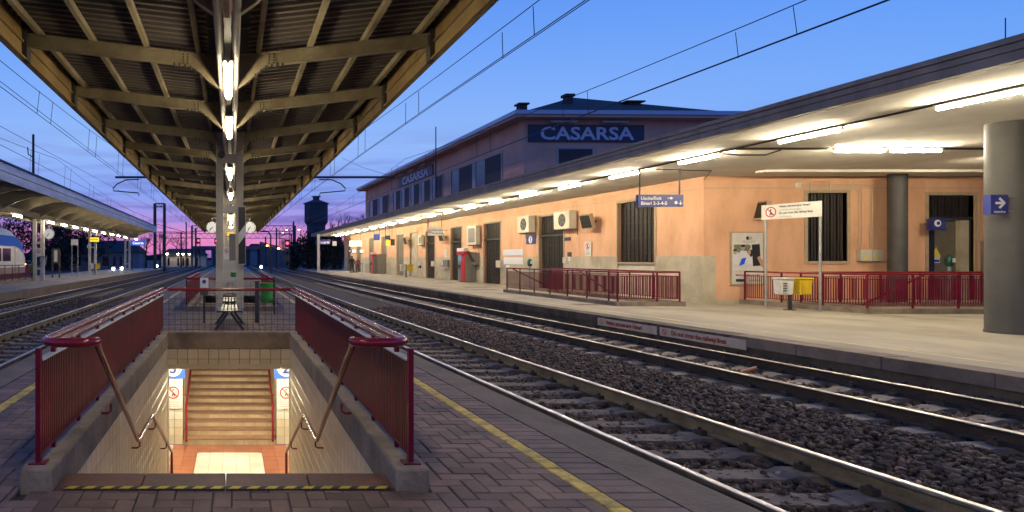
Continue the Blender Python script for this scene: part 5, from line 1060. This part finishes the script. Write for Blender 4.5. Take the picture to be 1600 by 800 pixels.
def arm(y, xt, x0, x1, s, lab, post=False):
    t = thing('overhead_line_support', lab, 'line support', (x0, y, 5.2), 'overhead line supports'); z = 5.27
    M().tube([(x0, y, z), (x1, y, z)], .05, 8).build('cantilever_tube', 'dark_metal', t); xm = xt
    M().tube([(xm-s*.4, y, z-.1), (xm+s*.2, y, z-.12), (xm+s*.6, y, z-.3), (xm+s*.8, y, z-.5), (xm+s*.78, y, z-.62), (xm-s*.35, y, z-.72), (xm-s*.38, y, z-.85)], .028, 6).build('steady_arm', 'dark_metal', t)
    for k in (0, .16): M().cyl((x0+s*(.15+k), y, z-.3), (x0+s*(.15+k), y, z+.15), .04, 8).build('insulator', 'dark_metal', t)
arm(28.7, c1(28.7)+.6, 3.1, 7.4, 1, 'catenary arm reaching out right from the island canopy'); arm(28.7, -4.6, -3.1, -5.3, -1, 'catenary arm reaching out left from the island canopy')
def mast(x, y, h, lab, r=.16, armx=None, name='catenary_mast', z0=-.46):
    t = thing(name, lab, 'mast', (x, y, z0), 'catenary masts'); M().tube([(x, y, z0), (x, y, h)], [r, r*.72], 8).build('pole', 'dark_metal', t)
    M().mm(x-.3, x+.3, y-.3, y+.3, z0, z0+.25).build('footing', 'kerb_concrete', t)
    if armx:
        M().tube([(x, y, 5.4), (x+armx, y, 5.4)], .06, 6).build('cantilever_tube', 'dark_metal', t); M().tube([(x, y, 6.6), (x+armx*.7, y, 5.45)], .04, 6).build('stay', 'dark_metal', t)
        M().tube([(x+armx*.5, y, 5.3), (x+armx*.95, y, 5.1), (x+armx, y, 4.75), (x+armx*.55, y, 4.6)], .035, 6).build('steady_arm', 'dark_metal', t); M().cyl((x+armx*.9, y, 5.4), (x+armx*.9, y, 6.0), .06, 6).build('insulator', 'dark_metal', t)
    return t
def mx_(px_, Y): return (px_-VX)/F*Y
t = mast(mx_(52, 62), 62, H+(VY-210)/F*62, 'tall dark mast rising above the far left canopy', .17); x = mx_(52, 62); M().tube([(x, 62, 11.5), (x-.5, 62, 11.8), (x-.55, 62, 12.5)], .06, 6).build('insulator', 'dark_metal', t)
mast(mx_(243, 92), 92, H+(VY-319)/F*92, 'dark mast beside the end of the left canopy', .18, 6); mast(mx_(257, 95), 95, H+(VY-347)/F*95, 'thick dark post right of the left canopy end', .17)
mast(mx_(291, 120), 120, H+(VY-347)/F*120, 'thin mast behind the lit shed', .16, -3); mast(mx_(306, 120), 120, H+(VY-356)/F*120, 'mast left of the red signal', .22); mast(mx_(283, 130), 130, H+(VY-363)/F*130, 'short mast above the lit shed', .2)
mast(mx_(458.5, 100), 100, H+(VY-346)/F*100, 'mast right of the far red signal', .18, -2.5); mast(mx_(432, 105), 105, H+(VY-356)/F*105, 'thin mast between the far tracks on the right', .16); mast(mx_(415, 130), 130, H+(VY-370)/F*130, 'short mast left of the overpass ramp', .2)
mast(mx_(681, 45), 45, H+(VY-198)/F*45, 'thin aerial pole beside the upper storey', .05, z0=4.7); 
mast(mx_(1571, 26), 26, H+(VY-28)/F*26, 'thin aerial rod above the station canopy on the right', .025, z0=4.7)
def lamp_mast(px_, Y, top, px2, lab, lit=True):
    x = mx_(px_, Y); h = H+(VY-top)/F*Y; x2 = mx_(px2, Y); t = thing('street_lamp', lab, 'street lamp', (x, Y, -.46), 'far street lamps'); M().tube([(x, Y, -.46), (x, Y, h-.5), (x+(x2-x)*.3, Y, h), (x2, Y, h+.1)], .1, 8).build('pole', 'dark_metal', t, True); M().box((x2, Y, h+.02), (.8, .4, .18)).build('head', 'dark_metal', t)
    if lit: M().box((x2, Y, h-.12), (.6, .3, .1)).build('lens', 'street_lamp_glow', t)
lamp_mast(423, 85, 362, 411, 'curved lamp post left of the overpass ramp', False); lamp_mast(452, 170, 358.5, 447.5, 'lit street lamp beside the overpass, left one'); lamp_mast(470, 165, 358, 467, 'lit street lamp beside the water tower'); lamp_mast(437, 230, 363, 442, 'lit street lamp far behind the overpass')
for k, (px_, py_) in enumerate(((189, 377), (193.5, 378.5), (180.5, 377.5))): lamp_mast(px_+2, 200, py_, px_, 'lit orange street lamp behind the left platform, %s' % ('left', 'middle', 'right')[(1, 2, 0)[k]])
# lattice gantries
def gantry(Y, x0, x1, z0, z1, lab, n=26):
    t = thing('signal_gantry', lab, 'gantry', (x0, Y, -.46), 'lattice gantries')
    for z in (z0, z1): M().bar((x0, Y, z), (x1, Y, z), .14).build('chord', 'dark_metal', t)
    for i in range(n):
        a, b = x0+(x1-x0)*i/n, x0+(x1-x0)*(i+1)/n; M().bar((a, Y, z0 if i % 2 else z1), (b, Y, z1 if i % 2 else z0), .08).build('diagonal', 'dark_metal', t)
    for x in (x0, x1): M().mm(x-.2, x+.2, Y-.2, Y+.2, -.46, z1).build('leg', 'dark_metal', t)
gantry(140, mx_(300, 140), mx_(461, 140), 7.6, 8.8, 'lattice signal gantry across the far tracks', 30); gantry(190, mx_(255, 190), mx_(455, 190), 7.6, 9.0, 'second lattice gantry farther down the tracks', 34); gantry(93.5, mx_(243, 93.5)-.1, mx_(257, 93.5), 9.2, 9.7, 'short lattice bridge between two posts beside the left canopy', 5)
def signal(px_, py_, Y, lab, h=None, grp='railway signals'):
    c = pix(px_, py_, Y); t = thing('railway_signal', lab, 'signal', (c.x, Y, -.46), grp); M().mm(c.x-.4, c.x+.4, Y, Y+.2, c.z-.6, c.z+.55).build('backplate', 'board_black', t); M().cyl((c.x, Y-.05, c.z), (c.x, Y, c.z), .2, 14).build('red_lens', 'red_lamp', t); M().tube([(c.x+.3, Y+.3, -.46), (c.x+.3, Y+.3, c.z)], .09, 8).build('pole', 'dark_metal', t); M().mm(c.x-.35, c.x+.35, Y+.1, Y+.35, c.z-2.6, c.z-1.6).build('marker', 'board_black', t)
signal(310, 376, 125, 'red signal on the gantry left of the column'); signal(338, 376.5, 125, 'red signal just left of the canopy column'); signal(449, 380, 92, 'red signal at the right tracks before the overpass'); signal(166, 365, 100, 'red signal glimpsed under the left canopy')
for px_, py_, Y, lab in ((408, 417, 95, 'white shining ground lamp between the far right tracks'), (245, 415.5, 95, 'white shining ground lamp at the end of the left platform'), (190, 419.5, 78, 'white shining ground lamp behind the left platform, right one'), (177, 420, 80, 'white shining ground lamp behind the left platform, left one')):
    c = pix(px_, py_, Y); t = thing('ground_lamp', lab, 'lamp', (c.x, Y, -.46), 'white ground lamps'); M().lathe((c.x, Y, c.z-.2), [(.04, .05), (.12, .11), (.15, .2), (.12, .29), (.04, .35)], 12).build('globe', 'white_lamp', t, True); M().cyl((c.x, Y+.1, -.46), (c.x, Y+.1, c.z), .06, 8).build('stand', 'dark_metal', t); M().mm(c.x-.25, c.x+.25, Y+.12, Y+.3, c.z-.3, c.z+.3).build('housing', 'dark_metal', t)
# ------------------------------------------------------------------ far buildings, tower, overpass, trees
wt_ = thing('water_tower', 'dark water tower behind the station canopy end', 'tower', (mx_(494, 105), 105, 0)); tx = mx_(494, 105)
def oct_(r, z0, z1, r1=None): return M().lathe((tx, 105, z0), [(r, 0), (r1 or r, z1-z0)], 8)
oct_(1.55, -.4, 7.0).build('shaft', 'tower', wt_); oct_(1.55, 7, 7.6, 1.95).build('corbel', 'tower', wt_); oct_(1.95, 7.6, 10.6).build('tank', 'tower', wt_); oct_(2.15, 10.6, 10.75).build('rim', 'tower', wt_); oct_(2.1, 10.75, 11.3, .6).build('roof', 'tower', wt_); oct_(.55, 11.3, 11.8).build('lantern', 'tower', wt_); oct_(.8, 11.8, 11.9).build('lantern_cap', 'tower', wt_)
def house(x0, x1, y0, d, h, rh, lab, wins=(), mt='night_wall', name='house'):
    t = thing(name, lab, 'building', ((x0+x1)/2, y0, -.46)); M().mm(x0, x1, y0, y0+d, -.46, h).build('wall', mt, t)
    M().add([(x0-.4, y0-.5, h), (x1+.4, y0-.5, h), (x1+.4, y0+d+.5, h), (x0-.4, y0+d+.5, h), (x0-.2+d*.2, y0+d/2, h+rh), (x1+.2-d*.2, y0+d/2, h+rh)], [(0, 1, 5, 4), (1, 2, 5), (2, 3, 4, 5), (3, 0, 4), (3, 2, 1, 0)]).build('roof', 'night_roof', t)
    for (a, b, z0, z1) in wins:
        w = M().mm(a, b, y0-.04, y0-.002, z0, z1).build('window', 'dark_glass', t); M().mm(a-.1, b+.1, y0-.08, y0-.03, z0-.12, z0).build('sill', 'mauve_trim', w)
    return t
xx = mx_(68, 110); x2 = mx_(217, 110)
house(xx, x2, 110, 10, 2.6, 2.2, 'long low grey house behind the far left platform', [(mx_(p, 110), mx_(p+w, 110), .2, 1.9) for p, w in ((72, 8), (97, 10), (120, 6), (160, 9), (177, 4), (187, 4), (195, 3))])
sh = house(mx_(252, 150), mx_(322, 150), 150, 8, 2.3, 1.6, 'lit low shed with warm lamps beyond the tracks', [(mx_(p, 150), mx_(p+3, 150), -.2, 1.7) for p in (262, 277, 285, 292, 306)], 'warm_wall', 'lit_shed')
for px_ in (261, 278, 286, 296): c = pix(px_, 397, 149.4); M().box(c, (.3, .3, .26)).build('wall_lamp', 'warm_lamp', sh)
house(mx_(330, 180), mx_(360, 180), 180, 8, 4, 1.5, 'dark far house behind the gantry left of the column'); house(mx_(386, 210), mx_(412, 210), 210, 8, 4.5, 2, 'dark far house behind the gantry right of the column')
ov = thing('overpass_ramp', 'road ramp rising to an overpass with warm lit deck', 'ramp', (mx_(440, 150), 150, -.46)); a, b = mx_(408, 150), mx_(462, 150)
M().add([(a, 150, -.46), (b, 135, -.46), (b, 135, 1.4), (a, 150, 4.0), (a, 158, -.46), (b, 143, -.46), (b, 143, 1.4), (a, 158, 4.0)], [(0, 1, 2, 3), (7, 6, 5, 4), (3, 2, 6, 7), (0, 3, 7, 4), (1, 5, 6, 2)]).build('embankment_wall', 'ramp_wall', ov); M().add([(a, 149.8, 4.0), (b, 134.8, 1.4), (b, 134.8, 2.1), (a, 149.8, 4.7)], [(0, 1, 2, 3)]).build('parapet', 'ramp_wall', ov); M().add([(a, 158.2, 4.0), (b, 143.2, 1.4), (b, 143.2, 3.2), (a, 158.2, 5.8)], [(0, 1, 2, 3)]).build('far_parapet', 'ramp_road', ov); M().mm(mx_(300, 158), a, 156, 164, 3.6, 4.6).build('deck', 'ramp_wall', ov)
for k in range(7): x = mx_(300, 158)+(a-mx_(300, 158))*k/6; M().mm(x-.4, x+.4, 157, 163, -.46, 3.6).build('pier', 'ramp_wall', ov)
for k in range(3): f = .2+.3*k; x = a+(b-a)*f; yy = 158-15*f; M().box((x, yy-1, 5.2-2.6*f), (.5, .3, .2)).build('road_lamp', 'street_lamp_glow', ov)
def branch(m, p, d, ln, r, dep):
    q = p+d*ln; m.tube([p, (p+q)/2+Vector((random.gauss(0, .04), random.gauss(0, .04), 0))*ln, q], [r, r*.85, r*.65], 4, False)
    if dep == 0: return
    for k in range(3 if dep > 1 else 4):
        nd = (d+Vector((random.gauss(0, .5), random.gauss(0, .5), random.uniform(-.1, .45)))).normalized(); branch(m, q-d*ln*random.uniform(0, .35), nd, ln*random.uniform(.6, .85), r*.58, dep-1)
def bare_tree(x, y, h, lab, grp='bare winter trees'):
    t = thing('bare_tree', lab, 'tree', (x, y, -.46), grp); M().tube([(x, y, -.46), (x+.05, y, h*.18), (x, y, h*.34)], [h*.022, h*.017, h*.014], 7).build('trunk', 'bark', t, True); m = M()
    for k in range(4): branch(m, Vector((x, y, h*(.28+.02*k))), Vector((random.gauss(0, .45), random.gauss(0, .45), 1)).normalized(), h*.2, h*.009, 4)
    m.build('crown', 'bark', t)
bare_tree(mx_(532, 95), 95, 9.6, 'bare tree between the water tower and the upper storey'); bare_tree(mx_(562, 92), 92, 9.8, 'bare tree right beside the upper storey edge')
for k, (px_, Y, h) in enumerate(((150, 125, 8), (228, 118, 7.5), (250, 125, 8.5), (276, 165, 9), (440, 175, 9), (98, 120, 8))): bare_tree(mx_(px_, Y), Y, h, ('bare tree behind the amber display on the left', 'bare tree left of the mast by the left canopy', 'bare tree behind the thick post on the left', 'bare tree behind the lit shed', 'small bare tree beside the overpass ramp', 'bare tree behind the left clock')[k])
def shrub(cx, cy, rx, ry, h, n, lab, name='evergreen_shrub', mt='leaf_dark'):
    t = thing(name, lab, 'shrub', (cx, cy, -.4), 'dark evergreen shrubs'); nb = 14
    ce_ = np.stack([rng.normal(0, .45, nb)*rx+cx, rng.normal(0, .45, nb)*ry+cy, rng.uniform(.2, .8, nb)*h], -1); idx = rng.integers(0, nb, n); d = rng.normal(0, 1, (n, 3)); d /= np.linalg.norm(d, axis=1)[:, None]
    P = ce_[idx]+d*(rng.uniform(.6, 1, n)**.4)[:, None]*np.array([rx*.5, ry*.5, h*.3]); P[:, 2] = np.maximum(P[:, 2], -.35); m = M(); s = .16
    A = rng.normal(0, 1, (n, 3))*s; B = rng.normal(0, 1, (n, 3))*s
    vs = np.stack([P, P+A, P+A*.7+B, P+B*.6], 1).reshape(-1, 3); m.v = [tuple(v) for v in vs]; m.f = [(4*i, 4*i+1, 4*i+2, 4*i+3) for i in range(n)]; m.build('crown', mt, t); M().tube([(cx, cy, -.46), (cx, cy, h*.5)], [.14, .06], 6).build('trunk', 'bark', t)
for k, (px_, Y, rx, h) in enumerate(((462, 96, 1.7, 4.2), (482, 92, 1.8, 4.8), (503, 90, 1.9, 5.2), (523, 88, 1.9, 5.6))): shrub(mx_(px_, Y), Y, rx, 1.6, h, 3500, ('leftmost dark evergreen shrub before the water tower', 'dark evergreen shrub under the water tower', 'dark evergreen shrub behind the Casarsa sign', 'dark evergreen shrub next to the orange building end')[k])
shrub(mx_(15, 100), 100, 8, 3, 8.5, 9000, 'dark mass of evergreen trees behind the train'); shrub(mx_(88, 105), 105, 6, 2, 8, 8000, 'dark evergreen trees behind the left clock')
hv = []; n = 120
for i in range(n+1): x = -700+1400*i/n; hv += [(x, 620, -1), (x, 620, 6+3.5*math.sin(i*.31)+2.5*math.sin(i*.83+1)+1.5*math.sin(i*2.1)), (x, 760, -1)]
struct('hills', M().add(hv, [(3*i, 3*i+3, 3*i+4, 3*i+1) for i in range(n)]+[(3*i+1, 3*i+4, 3*i+5, 3*i+2) for i in range(n)]), 'hill', 'low dark wooded horizon behind the railway')
# ------------------------------------------------------------------ lettering to meshes
dg_ = bpy.context.evaluated_depsgraph_get()
for o in TEXTS:
    me = bpy.data.meshes.new_from_object(o.evaluated_get(dg_)); nm = o.name; par = o.parent; loc, rot, sca = o.location.copy(), o.rotation_euler.copy(), o.scale.copy(); mt = o.data.materials[0]
    bpy.data.objects.remove(o); k = bpy.data.objects.new('lettering', me); COL.objects.link(k); k.parent = par; k.location, k.rotation_euler, k.scale = loc, rot, sca
    me.materials.clear(); me.materials.append(mt)
